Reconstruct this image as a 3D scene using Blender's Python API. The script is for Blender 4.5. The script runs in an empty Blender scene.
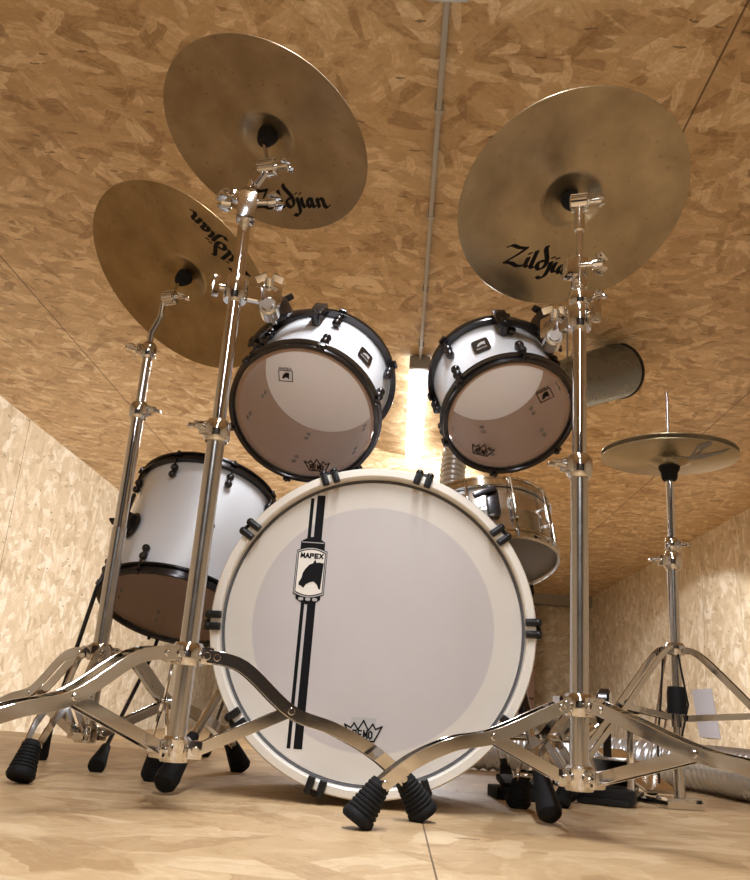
import bpy, bmesh, math, random
from mathutils import Vector, Matrix
random.seed(7)
PI = math.pi
V = Vector
sc = bpy.context.scene
COL = sc.collection

# ------------------------------------------------------------------ camera
F = 856.0
HC = 0.165
yc = V((19, -269, -F)).normalized()
zc = V((205, 2740, -F)); zc = (zc - zc.dot(yc) * yc).normalized()
xc = yc.cross(zc)
M3 = Matrix((xc, yc, zc))            # camera coordinates to world coordinates
CAM = V((0, 0, HC))
def ray(px, py): return M3 @ (V((px - 375, 440 - py, -F)) / F)
def atY(px, py, Y): r = ray(px, py); return CAM + r * (Y / r.y)
def atD(px, py, d): return CAM + ray(px, py) * d
def ground(px, py, z=0.0): r = ray(px, py); return CAM + r * ((z - HC) / r.z)
def on_plane(px, py, o, n):
    r = ray(px, py); return CAM + r * ((o - CAM).dot(n) / r.dot(n))
cd = bpy.data.cameras.new('camera'); cam = bpy.data.objects.new('camera', cd); COL.objects.link(cam)
cam.matrix_world = Matrix.Translation(CAM) @ M3.to_4x4()
cd.sensor_fit = 'HORIZONTAL'; cd.sensor_width = 36; cd.lens = F / 750 * 36
cd.clip_start = 0.02
sc.camera = cam

# ------------------------------------------------------------------ materials
def new_mat(name):
    m = bpy.data.materials.new(name); m.use_nodes = True
    nt = m.node_tree; b = nt.nodes['Principled BSDF']
    return m, nt, b
def simple(name, col, rough=.5, metal=0.0, noise=0.0, nscale=20, bump=0.0, coat=0.0):
    m, nt, b = new_mat(name)
    b.inputs['Base Color'].default_value = (*col, 1)
    b.inputs['Roughness'].default_value = rough
    b.inputs['Metallic'].default_value = metal
    b.inputs['Coat Weight'].default_value = coat
    tc = nt.nodes.new('ShaderNodeTexCoord'); n = nt.nodes.new('ShaderNodeTexNoise')
    n.inputs['Scale'].default_value = nscale; n.inputs['Detail'].default_value = 4
    nt.links.new(tc.outputs['Object'], n.inputs['Vector'])
    if noise:
        mr = nt.nodes.new('ShaderNodeMapRange')
        mr.inputs[3].default_value = max(0.02, rough - noise); mr.inputs[4].default_value = rough + noise
        nt.links.new(n.outputs[0], mr.inputs[0]); nt.links.new(mr.outputs[0], b.inputs['Roughness'])
    if bump:
        bp = nt.nodes.new('ShaderNodeBump'); bp.inputs['Strength'].default_value = bump; bp.inputs['Distance'].default_value = .002
        nt.links.new(n.outputs[0], bp.inputs['Height']); nt.links.new(bp.outputs[0], b.inputs['Normal'])
    return m

def osb(name, ax, ay, tones, scale=1.0, seams=(), rough=.55, grid=None, spec=.3, longways=1.0):
    """Pressed wood-flake board: overlapping long flakes in several directions. ax, ay: which object axes span the board."""
    m, nt, b = new_mat(name); N = nt.nodes.new; L = nt.links.new
    def math_(op, a, c=None, d=None):
        n = N('ShaderNodeMath'); n.operation = op
        for i, v in enumerate((a, c, d)):
            if v is None: continue
            if isinstance(v, (int, float)): n.inputs[i].default_value = v
            else: L(v, n.inputs[i])
        return n.outputs[0]
    tc = N('ShaderNodeTexCoord'); sp = N('ShaderNodeSeparateXYZ'); L(tc.outputs['Object'], sp.inputs[0])
    cb = N('ShaderNodeCombineXYZ'); L(sp.outputs[ax], cb.inputs[0]); L(sp.outputs[ay], cb.inputs[1])
    base = cb.outputs[0]
    # a little waviness so flake outlines are torn, not straight
    wn = N('ShaderNodeTexNoise'); wn.inputs['Scale'].default_value = 16 * scale; wn.inputs['Detail'].default_value = 5; L(base, wn.inputs['Vector'])
    sub = N('ShaderNodeVectorMath'); sub.operation = 'SUBTRACT'; L(wn.outputs['Color'], sub.inputs[0]); sub.inputs[1].default_value = (.5, .5, .5)
    scl = N('ShaderNodeVectorMath'); scl.operation = 'SCALE'; scl.inputs['Scale'].default_value = .035 / scale; L(sub.outputs[0], scl.inputs[0])
    add = N('ShaderNodeVectorMath'); add.operation = 'ADD'; L(base, add.inputs[0]); L(scl.outputs[0], add.inputs[1])
    vec = add.outputs[0]
    def ramp(fac, cols):
        r = N('ShaderNodeValToRGB'); e = r.color_ramp.elements
        while len(e) < len(cols): e.new(.5)
        for i, c in enumerate(cols):
            e[i].position = i / (len(cols) - 1); e[i].color = (*c, 1)
        L(fac, r.inputs[0]); return r.outputs[0]
    bn = N('ShaderNodeTexNoise'); bn.inputs['Scale'].default_value = 6 * scale; bn.inputs['Detail'].default_value = 10; bn.inputs['Roughness'].default_value = .7; L(vec, bn.inputs['Vector'])
    fine = N('ShaderNodeTexNoise'); fine.inputs['Scale'].default_value = 45 * scale; fine.inputs['Detail'].default_value = 6; fine.inputs['Roughness'].default_value = .7; L(base, fine.inputs['Vector'])
    col = ramp(bn.outputs[0], [tones[4], tones[0], tones[1], tones[2], tones[3], tones[5]])
    hgt = bn.outputs[0]
    k = 0
    for ang, sx, sy, thr, wt in ((20, 3.4, 8, .0, .85), (75, 3.0, 8, .35, .88), (-40, 3.4, 9, .4, .9), (5, 4.0, 12, .5, .9), (130, 4.2, 12, .5, .9), (50, 5, 17, .62, .85), (-15, 6, 20, .7, .85), (100, 6, 24, .76, .8)):
        mp = N('ShaderNodeMapping'); mp.inputs['Rotation'].default_value = (0, 0, math.radians(ang)); mp.inputs['Location'].default_value = (k * 3.7, k * 1.9, 0)
        L(vec, mp.inputs[0])
        mp2 = N('ShaderNodeMapping'); mp2.inputs['Scale'].default_value = (sx * scale / longways, sy * scale, 1); L(mp.outputs[0], mp2.inputs[0])
        vo = N('ShaderNodeTexVoronoi'); vo.voronoi_dimensions = '2D'; vo.inputs['Scale'].default_value = 1; vo.distance = 'MINKOWSKI'; vo.inputs['Exponent'].default_value = 4; vo.inputs['Randomness'].default_value = .9; L(mp2.outputs[0], vo.inputs['Vector'])
        sc_ = N('ShaderNodeSeparateColor'); L(vo.outputs['Color'], sc_.inputs[0])
        fall = N('ShaderNodeMapRange'); fall.inputs[1].default_value = .46; fall.inputs[2].default_value = .56; fall.inputs[3].default_value = 1; fall.inputs[4].default_value = 0; L(math_('ADD', vo.outputs['Distance'], math_('MULTIPLY', math_('SUBTRACT', fine.outputs[0], .5), .16)), fall.inputs[0])
        mask = math_('MULTIPLY', math_('GREATER_THAN', sc_.outputs[0], thr), fall.outputs[0])
        gr = N('ShaderNodeTexNoise'); gr.inputs['Detail'].default_value = 4; gr.inputs['Scale'].default_value = 1; gr.inputs['Roughness'].default_value = .65
        mp3 = N('ShaderNodeMapping'); mp3.inputs['Scale'].default_value = (9 * scale, 90 * scale, 1); L(mp.outputs[0], mp3.inputs[0]); L(mp3.outputs[0], gr.inputs['Vector'])
        tone = math_('ADD', math_('ADD', math_('MULTIPLY', sc_.outputs[1], 1.0), .02), math_('ADD', math_('MULTIPLY', math_('SUBTRACT', gr.outputs[0], .5), 1.0), math_('MULTIPLY', math_('ADD', math_('SUBTRACT', bn.outputs[0], .5), math_('SUBTRACT', fine.outputs[0], .5)), .8)))
        cc = ramp(tone, [tones[4], tones[0], tones[1], tones[1], tones[2], tones[3], tones[5]])
        mx = N('ShaderNodeMix'); mx.data_type = 'RGBA'
        L(math_('MULTIPLY', mask, wt * .9), mx.inputs[0]); L(col, mx.inputs[6]); L(cc, mx.inputs[7]); col = mx.outputs[2]
        hgt = math_('ADD', hgt, math_('MULTIPLY', math_('MULTIPLY', mask, sc_.outputs[2]), .5))
        k += 1
    # small dark bark specks
    vs = N('ShaderNodeTexVoronoi'); vs.voronoi_dimensions = '2D'; vs.inputs['Scale'].default_value = 11 * scale
    mps = N('ShaderNodeMapping'); mps.inputs['Scale'].default_value = (.5, 1.9, 1); mps.inputs['Rotation'].default_value = (0, 0, .9); L(vec, mps.inputs[0]); L(mps.outputs[0], vs.inputs['Vector'])
    s2 = N('ShaderNodeSeparateColor'); L(vs.outputs['Color'], s2.inputs[0])
    spk = math_('MULTIPLY', math_('GREATER_THAN', s2.outputs[0], .93), math_('LESS_THAN', math_('ADD', vs.outputs['Distance'], math_('MULTIPLY', math_('SUBTRACT', fine.outputs[0], .5), .3)), .12))
    mx = N('ShaderNodeMix'); mx.data_type = 'RGBA'; L(math_('MULTIPLY', spk, .7), mx.inputs[0]); L(col, mx.inputs[6]); mx.inputs[7].default_value = (*[c * .3 for c in tones[4]], 1); col = mx.outputs[2]
    # joints between boards
    for axis, pos, w in seams:
        d = math_('ABSOLUTE', math_('SUBTRACT', sp.outputs[axis], pos))
        ln = math_('LESS_THAN', d, w)
        mx = N('ShaderNodeMix'); mx.data_type = 'RGBA'; L(math_('MULTIPLY', ln, .8), mx.inputs[0]); L(col, mx.inputs[6]); mx.inputs[7].default_value = (.06, .03, .015, 1); col = mx.outputs[2]
    L(col, b.inputs['Base Color'])
    b.inputs['Roughness'].default_value = rough
    b.inputs['Specular IOR Level'].default_value = spec
    bp = N('ShaderNodeBump'); bp.inputs['Strength'].default_value = .35; bp.inputs['Distance'].default_value = .003
    L(hgt, bp.inputs['Height']); L(bp.outputs[0], b.inputs['Normal'])
    return m

T_CEIL = [(.44, .29, .15), (.53, .365, .195), (.60, .43, .24), (.68, .50, .295), (.31, .185, .085), (.82, .67, .46)]
T_WALL = [(.56, .45, .30), (.62, .505, .345), (.68, .56, .395), (.74, .63, .47), (.46, .35, .22), (.84, .76, .62)]
T_FLOOR = [(.42, .275, .14), (.47, .32, .17), (.52, .36, .20), (.57, .41, .235), (.35, .215, .105), (.63, .48, .30)]
m_ceil = osb('osb_ceiling', 0, 1, T_CEIL, 1.1, seams=[(0, .93, .004), (0, -2.19, .004), (0, 2.15, .004), (1, 5.8, .002), (1, 8.3, .002)], rough=.42, spec=.4)
m_wall = osb('osb_wall', 1, 2, T_WALL, .95, seams=[(1, 4.3, .003), (1, 6.75, .004), (1, 9.2, .004)])
m_wall_r = osb('osb_wall_right', 1, 2, T_WALL, .95, seams=[(1, 7.1, .004), (1, 9.6, .004), (1, 12.1, .004), ])
m_wallx = osb('osb_wall_back', 0, 2, T_WALL, .8)
m_floor = osb('osb_floor', 0, 1, T_FLOOR, 1.0, seams=[(0, .055, .0012), (0, 1.28, .0015), (0, -1.16, .0015)], rough=.42, spec=.4)
m_floor2 = osb('osb_lower_floor', 0, 1, T_FLOOR, .8)

m_chrome = simple('chrome', (.70, .69, .68), .07, 1.0, noise=.04, nscale=30)
m_chrome2 = simple('brushed_nickel', (.62, .60, .57), .22, 1.0, noise=.06, nscale=40)
m_black_m = simple('black_nickel', (.055, .052, .055), .22, .85, noise=.06)
m_black = simple('black_plastic', (.010, .010, .011), .34, 0, noise=.08); m_black.node_tree.nodes['Principled BSDF'].inputs['Specular IOR Level'].default_value = .35
m_rubber = simple('black_rubber', (.009, .009, .010), .7, 0, noise=.08, bump=.3, nscale=60); m_rubber.node_tree.nodes['Principled BSDF'].inputs['Specular IOR Level'].default_value = .2
m_felt = simple('black_felt', (.006, .006, .007), .95, 0, bump=.5, nscale=200)
m_white = simple('white_lacquer', (.80, .82, .87), .28, 0, coat=.5)
m_hoopw = simple('white_hoop', (.80, .76, .69), .30, 0, coat=.4)
m_inside = simple('maple_inside', (.44, .27, .18), .55, 0, noise=.1)
m_ink = simple('black_ink', (.006, .006, .007), .6); m_ink.node_tree.nodes['Principled BSDF'].inputs['Specular IOR Level'].default_value = .12
m_inkgrey = simple('grey_ink', (.20, .19, .19), .5)
m_inksilver = simple('silver_ink', (.45, .43, .42), .4, .3)
m_bearing = simple('drum_edge_grey', (.10, .10, .11), .4)
m_galv = simple('galvanised_steel', (.27, .30, .32), .28, .75, noise=.08, nscale=8)
m_foil = simple('foil_duct', (.62, .64, .67), .30, .7, noise=.1, nscale=14)
m_grey = simple('grey_conduit', (.40, .40, .40), .45, .2)
m_paper = simple('white_paper', (.42, .42, .47), .7)
m_beam = simple('grey_beam', (.28, .25, .21), .6)

def head_mat(name, r_disc):
    m, nt, b = new_mat(name); N = nt.nodes.new; L = nt.links.new
    tc = N('ShaderNodeTexCoord'); ln = N('ShaderNodeVectorMath'); ln.operation = 'LENGTH'
    sp = N('ShaderNodeSeparateXYZ'); L(tc.outputs['Object'], sp.inputs[0]); cb = N('ShaderNodeCombineXYZ'); L(sp.outputs[0], cb.inputs[0]); L(sp.outputs[1], cb.inputs[1])
    L(cb.outputs[0], ln.inputs[0])
    mr = N('ShaderNodeMapRange'); mr.inputs[1].default_value = r_disc - .0015; mr.inputs[2].default_value = r_disc + .0015; L(ln.outputs['Value'], mr.inputs[0])
    n = N('ShaderNodeTexNoise'); n.inputs['Scale'].default_value = 6; n.inputs['Detail'].default_value = 6; L(tc.outputs['Object'], n.inputs['Vector'])
    mx = N('ShaderNodeMix'); mx.data_type = 'RGBA'; L(mr.outputs[0], mx.inputs[0]); mx.inputs[6].default_value = (.54, .505, .505, 1); mx.inputs[7].default_value = (.67, .63, .58, 1)
    mx2 = N('ShaderNodeMix'); mx2.data_type = 'RGBA'; mx2.blend_type = 'MULTIPLY'; mx2.inputs[0].default_value = .25; L(mx.outputs[2], mx2.inputs[6])
    rp = N('ShaderNodeValToRGB'); rp.color_ramp.elements[0].position = .3; rp.color_ramp.elements[0].color = (.75, .72, .68, 1); rp.color_ramp.elements[1].position = .7; rp.color_ramp.elements[1].color = (1, 1, 1, 1)
    L(n.outputs[0], rp.inputs[0]); L(rp.outputs[0], mx2.inputs[7]); L(mx2.outputs[2], b.inputs['Base Color'])
    b.inputs['Roughness'].default_value = .30
    return m
m_basshead = head_mat('smooth_white_head', .222)
m_coated, nt, b = new_mat('coated_head')
b.inputs['Base Color'].default_value = (.86, .85, .83, 1); b.inputs['Roughness'].default_value = .6
tr = nt.nodes.new('ShaderNodeBsdfTranslucent'); tr.inputs[0].default_value = (.9, .88, .85, 1)
ms = nt.nodes.new('ShaderNodeMixShader'); ms.inputs[0].default_value = .55
nt.links.new(b.outputs[0], ms.inputs[1]); nt.links.new(tr.outputs[0], ms.inputs[2]); nt.links.new(ms.outputs[0], nt.nodes['Material Output'].inputs[0])
m_clear, nt, b = new_mat('clear_head')
tp = nt.nodes.new('ShaderNodeBsdfTransparent'); tp.inputs[0].default_value = (.95, .93, .92, 1)
b.inputs['Base Color'].default_value = (.75, .68, .66, 1); b.inputs['Roughness'].default_value = .18
ms = nt.nodes.new('ShaderNodeMixShader'); ms.inputs[0].default_value = .16
nt.links.new(tp.outputs[0], ms.inputs[1]); nt.links.new(b.outputs[0], ms.inputs[2]); nt.links.new(ms.outputs[0], nt.nodes['Material Output'].inputs[0])

def cymbal_mat(name, c0, c1, c2, rough):
    m, nt, b = new_mat(name); N = nt.nodes.new; L = nt.links.new
    tc = N('ShaderNodeTexCoord'); sp = N('ShaderNodeSeparateXYZ'); L(tc.outputs['Object'], sp.inputs[0])
    cb = N('ShaderNodeCombineXYZ'); L(sp.outputs[0], cb.inputs[0]); L(sp.outputs[1], cb.inputs[1])
    ln = N('ShaderNodeVectorMath'); ln.operation = 'LENGTH'; L(cb.outputs[0], ln.inputs[0])
    n = N('ShaderNodeTexNoise'); n.inputs['Scale'].default_value = 9; n.inputs['Detail'].default_value = 8; n.inputs['Roughness'].default_value = .6; L(tc.outputs['Object'], n.inputs['Vector'])
    rp = N('ShaderNodeValToRGB'); e = rp.color_ramp.elements; e.new(.5)
    for i, (p, c) in enumerate(((.3, c0), (.5, c1), (.72, c2))): e[i].position = p; e[i].color = (*c, 1)
    L(n.outputs[0], rp.inputs[0]); 
    # hammer marks: small darker dimples
    vo = N('ShaderNodeTexVoronoi'); vo.inputs['Scale'].default_value = 70; L(tc.outputs['Object'], vo.inputs['Vector'])
    lt = N('ShaderNodeMath'); lt.operation = 'LESS_THAN'; L(vo.outputs['Distance'], lt.inputs[0]); lt.inputs[1].default_value = .22
    s2 = N('ShaderNodeSeparateColor'); L(vo.outputs['Color'], s2.inputs[0])
    g2 = N('ShaderNodeMath'); g2.operation = 'GREATER_THAN'; L(s2.outputs[0], g2.inputs[0]); g2.inputs[1].default_value = .75
    mm = N('ShaderNodeMath'); mm.operation = 'MULTIPLY'; L(lt.outputs[0], mm.inputs[0]); L(g2.outputs[0], mm.inputs[1])
    m3 = N('ShaderNodeMath'); m3.operation = 'MULTIPLY'; L(mm.outputs[0], m3.inputs[0]); m3.inputs[1].default_value = .35
    mx = N('ShaderNodeMix'); mx.data_type = 'RGBA'; L(m3.outputs[0], mx.inputs[0]); L(rp.outputs[0], mx.inputs[6]); mx.inputs[7].default_value = (*[v * .55 for v in c0], 1)
    L(mx.outputs[2], b.inputs['Base Color'])
    b.inputs['Metallic'].default_value = .82; b.inputs['Roughness'].default_value = rough
    b.inputs['Anisotropic'].default_value = .55
    tg = N('ShaderNodeTangent'); tg.direction_type = 'RADIAL'; tg.axis = 'Z'; L(tg.outputs[0], b.inputs['Tangent'])
    # lathe grooves
    sn = N('ShaderNodeMath'); sn.operation = 'SINE'; ml = N('ShaderNodeMath'); ml.operation = 'MULTIPLY'; ml.inputs[1].default_value = 2600; L(ln.outputs['Value'], ml.inputs[0]); L(ml.outputs[0], sn.inputs[0])
    bp = N('ShaderNodeBump'); bp.inputs['Strength'].default_value = .10; bp.inputs['Distance'].default_value = .0006; L(sn.outputs[0], bp.inputs['Height']); L(bp.outputs[0], b.inputs['Normal'])
    return m
m_cym1 = cymbal_mat('bronze_a', (.25, .19, .125), (.34, .27, .18), (.44, .36, .25), .28)
m_cym2 = cymbal_mat('bronze_b', (.27, .22, .15), (.37, .31, .215), (.48, .41, .29), .25)
m_cym3 = cymbal_mat('bronze_c', (.26, .18, .085), (.35, .255, .13), (.45, .34, .185), .28)
m_cym4 = cymbal_mat('bronze_d', (.30, .25, .15), (.38, .32, .20), (.47, .40, .26), .22)

def emis(name, col, s):
    m, nt, b = new_mat(name)
    b.inputs['Base Color'].default_value = (.9, .9, .9, 1); b.inputs['Emission Color'].default_value = (*col, 1); b.inputs['Emission Strength'].default_value = s
    return m
m_tube = emis('lamp_diffuser', (.95, .98, 1.0), 7.5)

# ------------------------------------------------------------------ mesh builder
def frame(o, z, x=None):
    z = V(z).normalized()
    x = V(x) if x is not None else V((1, 0, 0))
    if abs(x.normalized().dot(z)) > .98: x = V((0, 1, 0)) if abs(z.y) < .9 else V((0, 0, 1))
    x = (x - x.dot(z) * z).normalized(); y = z.cross(x)
    return Matrix(((x.x, y.x, z.x, o[0]), (x.y, y.y, z.y, o[1]), (x.z, y.z, z.z, o[2]), (0, 0, 0, 1)))
I4 = Matrix.Identity(4)
class MB:
    def __init__(s): s.v = []; s.f = []; s.m = []; s.mi = 0
    def add(s, vs, fs, mi=None):
        o = len(s.v); s.v += [tuple(v) for v in vs]
        s.f += [tuple(i + o for i in f) for f in fs]; s.m += [s.mi if mi is None else mi] * len(fs)
        return s
    def lathe(s, prof, n=32, fr=I4, closed=False, a0=0, a1=2 * PI, mi=None, mis=None):
        full = abs(a1 - a0 - 2 * PI) < 1e-6; cols = n if full else n + 1
        vs = []
        for i in range(cols):
            a = a0 + (a1 - a0) * i / n
            for r, z in prof: vs.append(fr @ V((r * math.cos(a), r * math.sin(a), z)))
        k = len(prof); fs = []; mm = []
        for i in range(n):
            j = (i + 1) % cols
            for t in range(k if closed else k - 1):
                u = (t + 1) % k
                fs.append((i * k + t, j * k + t, j * k + u, i * k + u)); mm.append(mis[t] if mis else (s.mi if mi is None else mi))
        if not full and closed:
            fs.append(tuple(range(k))); mm.append(mm[0]); fs.append(tuple(n * k + t for t in reversed(range(k)))); mm.append(mm[0])
        o = len(s.v); s.v += [tuple(v) for v in vs]; s.f += [tuple(q + o for q in f) for f in fs]; s.m += mm
        return s
    def cyl(s, a, b, r0, r1=None, n=16, bev=.0, mi=None):
        a = V(a); b = V(b); r1 = r0 if r1 is None else r1; L = (b - a).length
        if L < 1e-7: return s
        bv = min(bev, r0 * .6, r1 * .6, L * .4)
        pr = [(0.0001, 0), (r0 - bv, 0)] + ([(r0, bv)] if bv else []) + ([(r1, L - bv)] if bv else [(r1, L)]) + ([(r1 - bv, L)] if bv else []) + [(0.0001, L)]
        return s.lathe(pr, n, frame(a, b - a), mi=mi)
    def sph(s, c, r, n=12, sc_=(1, 1, 1), fr=None, mi=None):
        pr = [(max(1e-4, r * math.sin(PI * i / 8)), -r * math.cos(PI * i / 8)) for i in range(9)]
        f = (fr if fr is not None else Matrix.Translation(V(c))) @ Matrix.Diagonal((*sc_, 1))
        return s.lathe(pr, n, f, mi=mi)
    def tube(s, pts, r, n=10, mi=None):
        pts = [V(p) for p in pts]; rs = r if isinstance(r, (list, tuple)) else [r] * len(pts)
        vs = []; ref = None
        for i, p in enumerate(pts):
            t = (pts[min(i + 1, len(pts) - 1)] - pts[max(i - 1, 0)]).normalized()
            if ref is None: ref = V((0, 0, 1)) if abs(t.z) < .9 else V((1, 0, 0))
            ref = (ref - ref.dot(t) * t).normalized(); bi = t.cross(ref)
            for k in range(n):
                a = 2 * PI * k / n; vs.append(p + (ref * math.cos(a) + bi * math.sin(a)) * rs[i])
        fs = []
        for i in range(len(pts) - 1):
            for k in range(n):
                j = (k + 1) % n; fs.append((i * n + k, i * n + j, (i + 1) * n + j, (i + 1) * n + k))
        fs.append(tuple(reversed(range(n)))); fs.append(tuple((len(pts) - 1) * n + k for k in range(n)))
        return s.add(vs, fs, mi)
    def strip(s, pts, side, w, t, mi=None):
        """flat bar: rectangular section, w along side, t across it"""
        pts = [V(p) for p in pts]; side = V(side).normalized(); vs = []
        for i, p in enumerate(pts):
            tn = (pts[min(i + 1, len(pts) - 1)] - pts[max(i - 1, 0)]).normalized(); up = side.cross(tn).normalized()
            c = min(w, t) * .15
            for x, y in ((-w/2 + c, -t/2), (w/2 - c, -t/2), (w/2, -t/2 + c), (w/2, t/2 - c), (w/2 - c, t/2), (-w/2 + c, t/2), (-w/2, t/2 - c), (-w/2, -t/2 + c)):
                vs.append(p + side * x + up * y)
        fs = []
        for i in range(len(pts) - 1):
            for k in range(8):
                j = (k + 1) % 8; fs.append((i * 8 + k, i * 8 + j, (i + 1) * 8 + j, (i + 1) * 8 + k))
        fs.append(tuple(reversed(range(8)))); fs.append(tuple((len(pts) - 1) * 8 + k for k in range(8)))
        return s.add(vs, fs, mi)
    def box(s, fr, size, bev=.0, mi=None):
        bm = bmesh.new(); bmesh.ops.create_cube(bm, size=1.0)
        for v in bm.verts: v.co = V((v.co.x * size[0], v.co.y * size[1], v.co.z * size[2]))
        if bev: bmesh.ops.bevel(bm, geom=bm.edges[:], offset=min(bev, min(size) * .45), segments=2, profile=.7, affect='EDGES')
        bm.verts.ensure_lookup_table(); bm.verts.index_update()
        if not isinstance(fr, Matrix): fr = Matrix.Translation(V(fr))
        vs = [fr @ v.co for v in bm.verts]; fs = [tuple(v.index for v in f.verts) for f in bm.faces]; bm.free()
        return s.add(vs, fs, mi)
    def poly(s, pts2, fr, t=.0004, mi=None):
        """flat shape with a real thickness, from a 2-D outline in the plane of fr"""
        n = len(pts2); vs = [fr @ V((x, y, 0)) for x, y in pts2] + [fr @ V((x, y, t)) for x, y in pts2]
        fs = [tuple(reversed(range(n))), tuple(range(n, 2 * n))] + [(i, (i + 1) % n, n + (i + 1) % n, n + i) for i in range(n)]
        return s.add(vs, fs, mi)
    def pen(s, strokes, fr, sx, nib=.3, ang=40, t=.0004, proj=None):
        """broad-nib lettering: every stroke is swept by a slanted nib"""
        nx, ny = math.cos(math.radians(ang)) * nib / 2, math.sin(math.radians(ang)) * nib / 2
        h = .06
        for st in strokes:
            st = smooth(st)
            for (x0, y0), (x1, y1) in zip(st, st[1:]):
                dx, dy = x1 - x0, y1 - y0; l = math.hypot(dx, dy) or 1; px, py = -dy / l * h, dx / l * h
                q = [(x0 - nx - px, y0 - ny - py), (x0 - nx + px, y0 - ny + py), (x0 + nx - px, y0 + ny - py), (x0 + nx + px, y0 + ny + py),
                     (x1 - nx - px, y1 - ny - py), (x1 - nx + px, y1 - ny + py), (x1 + nx - px, y1 + ny - py), (x1 + nx + px, y1 + ny + py)]
                q = hull([(a * sx, c * sx) for a, c in q])
                if proj: 
                    n = len(q); a = [proj(*p_, 0) for p_ in q]; c = [proj(*p_, t) for p_ in q]
                    s.add(a + c, [tuple(reversed(range(n))), tuple(range(n, 2 * n))] + [(i, (i + 1) % n, n + (i + 1) % n, n + i) for i in range(n)])
                else: s.poly(q, fr, t)
        return s
    def build(s, name, mat, parent=None, flat=False, ang=38, **kw):
        me = bpy.data.meshes.new(name); me.from_pydata(s.v, [], s.f)
        for m in (mat if isinstance(mat, (list, tuple)) else [mat]): me.materials.append(m)
        me.polygons.foreach_set('material_index', s.m)
        bm = bmesh.new(); bm.from_mesh(me); bmesh.ops.recalc_face_normals(bm, faces=bm.faces[:]); bm.to_mesh(me); bm.free()
        if not flat:
            me.polygons.foreach_set('use_smooth', [True] * len(me.polygons)); me.set_sharp_from_angle(angle=math.radians(ang))
        me.update()
        o = bpy.data.objects.new(name, me); COL.objects.link(o)
        if parent is not None: o.parent = parent
        for k, v in kw.items(): o[k] = v
        return o
def hull(pts):
    pts = sorted(set(pts)); 
    def half(ps):
        h = []
        for p in ps:
            while len(h) > 1 and (h[-1][0] - h[-2][0]) * (p[1] - h[-2][1]) - (h[-1][1] - h[-2][1]) * (p[0] - h[-2][0]) <= 1e-12: h.pop()
            h.append(p)
        return h
    a, b = half(pts), half(pts[::-1]); return a[:-1] + b[:-1]
def smooth(st, k=5):
    if len(st) < 3: return st
    out = []
    P = [st[0]] + list(st) + [st[-1]]
    for i in range(1, len(P) - 2):
        p0, p1, p2, p3 = P[i - 1:i + 3]
        for j in range(k):
            t = j / k
            out.append(tuple(.5 * (2 * p1[c] + (p2[c] - p0[c]) * t + (2 * p0[c] - 5 * p1[c] + 4 * p2[c] - p3[c]) * t * t + (3 * p1[c] - p0[c] - 3 * p2[c] + p3[c]) * t ** 3) for c in (0, 1)))
    out.append(st[-1]); return out
def thing(name, label, cat, fr=None, group=None):
    o = bpy.data.objects.new(name, None); COL.objects.link(o); o.empty_display_size = .05
    if fr is not None: o.matrix_world = fr if isinstance(fr, Matrix) else Matrix.Translation(V(fr))
    o['label'] = label; o['category'] = cat
    if group: o['group'] = group
    return o
def tag(o, label, cat, group=None):
    o['label'] = label; o['category'] = cat
    if group: o['group'] = group
    return o
def copy_part(o, parent, mat=None):
    c = o.copy(); COL.objects.link(c); c.parent = parent
    if mat is not None: c.matrix_local = mat
    return c
def copy_tree(o, parent, mat):
    c = copy_part(o, parent, mat)
    for ch in list(o.children): copy_part(ch, c)
    return c
def structure(o, label=None):
    o['kind'] = 'structure'
    return o
def tilt_frame(px, py, d, theta, phi, cx=(1, 0, 0)):
    """A disc centred at a pixel and distance whose normal is turned theta degrees from the line of sight, towards phi (0 right, 90 up)."""
    o = atD(px, py, d); r = (o - CAM).normalized()
    right = (M3 @ V((1, 0, 0))); right = (right - right.dot(r) * r).normalized(); up = right.cross(r).normalized()
    th, ph = math.radians(theta), math.radians(phi)
    n = math.cos(th) * r + math.sin(th) * (math.cos(ph) * right + math.sin(ph) * up)
    return frame(o, n, right)

# ------------------------------------------------------------------ the room
H = HC + 2.1
XL, XR, YB, YF, ZF = -3.2, 3.32, 15.6, -3.4, -.32
def slab(name, x0, x1, y0, y1, z0, z1, mat):
    b = MB(); b.box(Matrix.Translation(V(((x0 + x1) / 2, (y0 + y1) / 2, (z0 + z1) / 2))), (x1 - x0, y1 - y0, z1 - z0))
    for i, v in enumerate(b.v): pass
    return structure(b.build(name, mat, flat=True))
slab('ceiling', XL - .1, XR + .1, YF - .1, YB + .1, H, H + .06, m_ceil)
slab('wall_left', XL - .1, XL, YF - .1, YB + .1, ZF - .1, H, m_wall)
slab('wall_right', XR, XR + .1, YF - .1, YB + .1, ZF - .1, H, m_wall_r)
slab('wall_back', XL, XR, YB, YB + .1, ZF - .1, H, m_wallx)
slab('wall_front', XL, XR, YF - .1, YF, ZF - .1, H, simple('dark_for_reflections', (.05, .04, .035), .7))  # unseen wall, coloured dark so the chrome picks up dark streaks
slab('floor', XL, XR, YF, YB, ZF - .1, ZF, m_floor2)
st = MB(); st.box(Matrix.Translation(V(((XL + XR) / 2, (YF + 3.05) / 2, -.03))), (XR - XL - .02, 3.05 - YF, .06), bev=.004)
st = st.build('stage_floor', m_floor, flat=True); st['kind'] = 'structure'
sk = MB(); sk.box(Matrix.Translation(V(((XL + XR) / 2, 3.0, (ZF - .06) / 2))), (XR - XL - .02, .04, -ZF - .06))
structure(sk.build('trim_1', m_floor2, flat=True))
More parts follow.
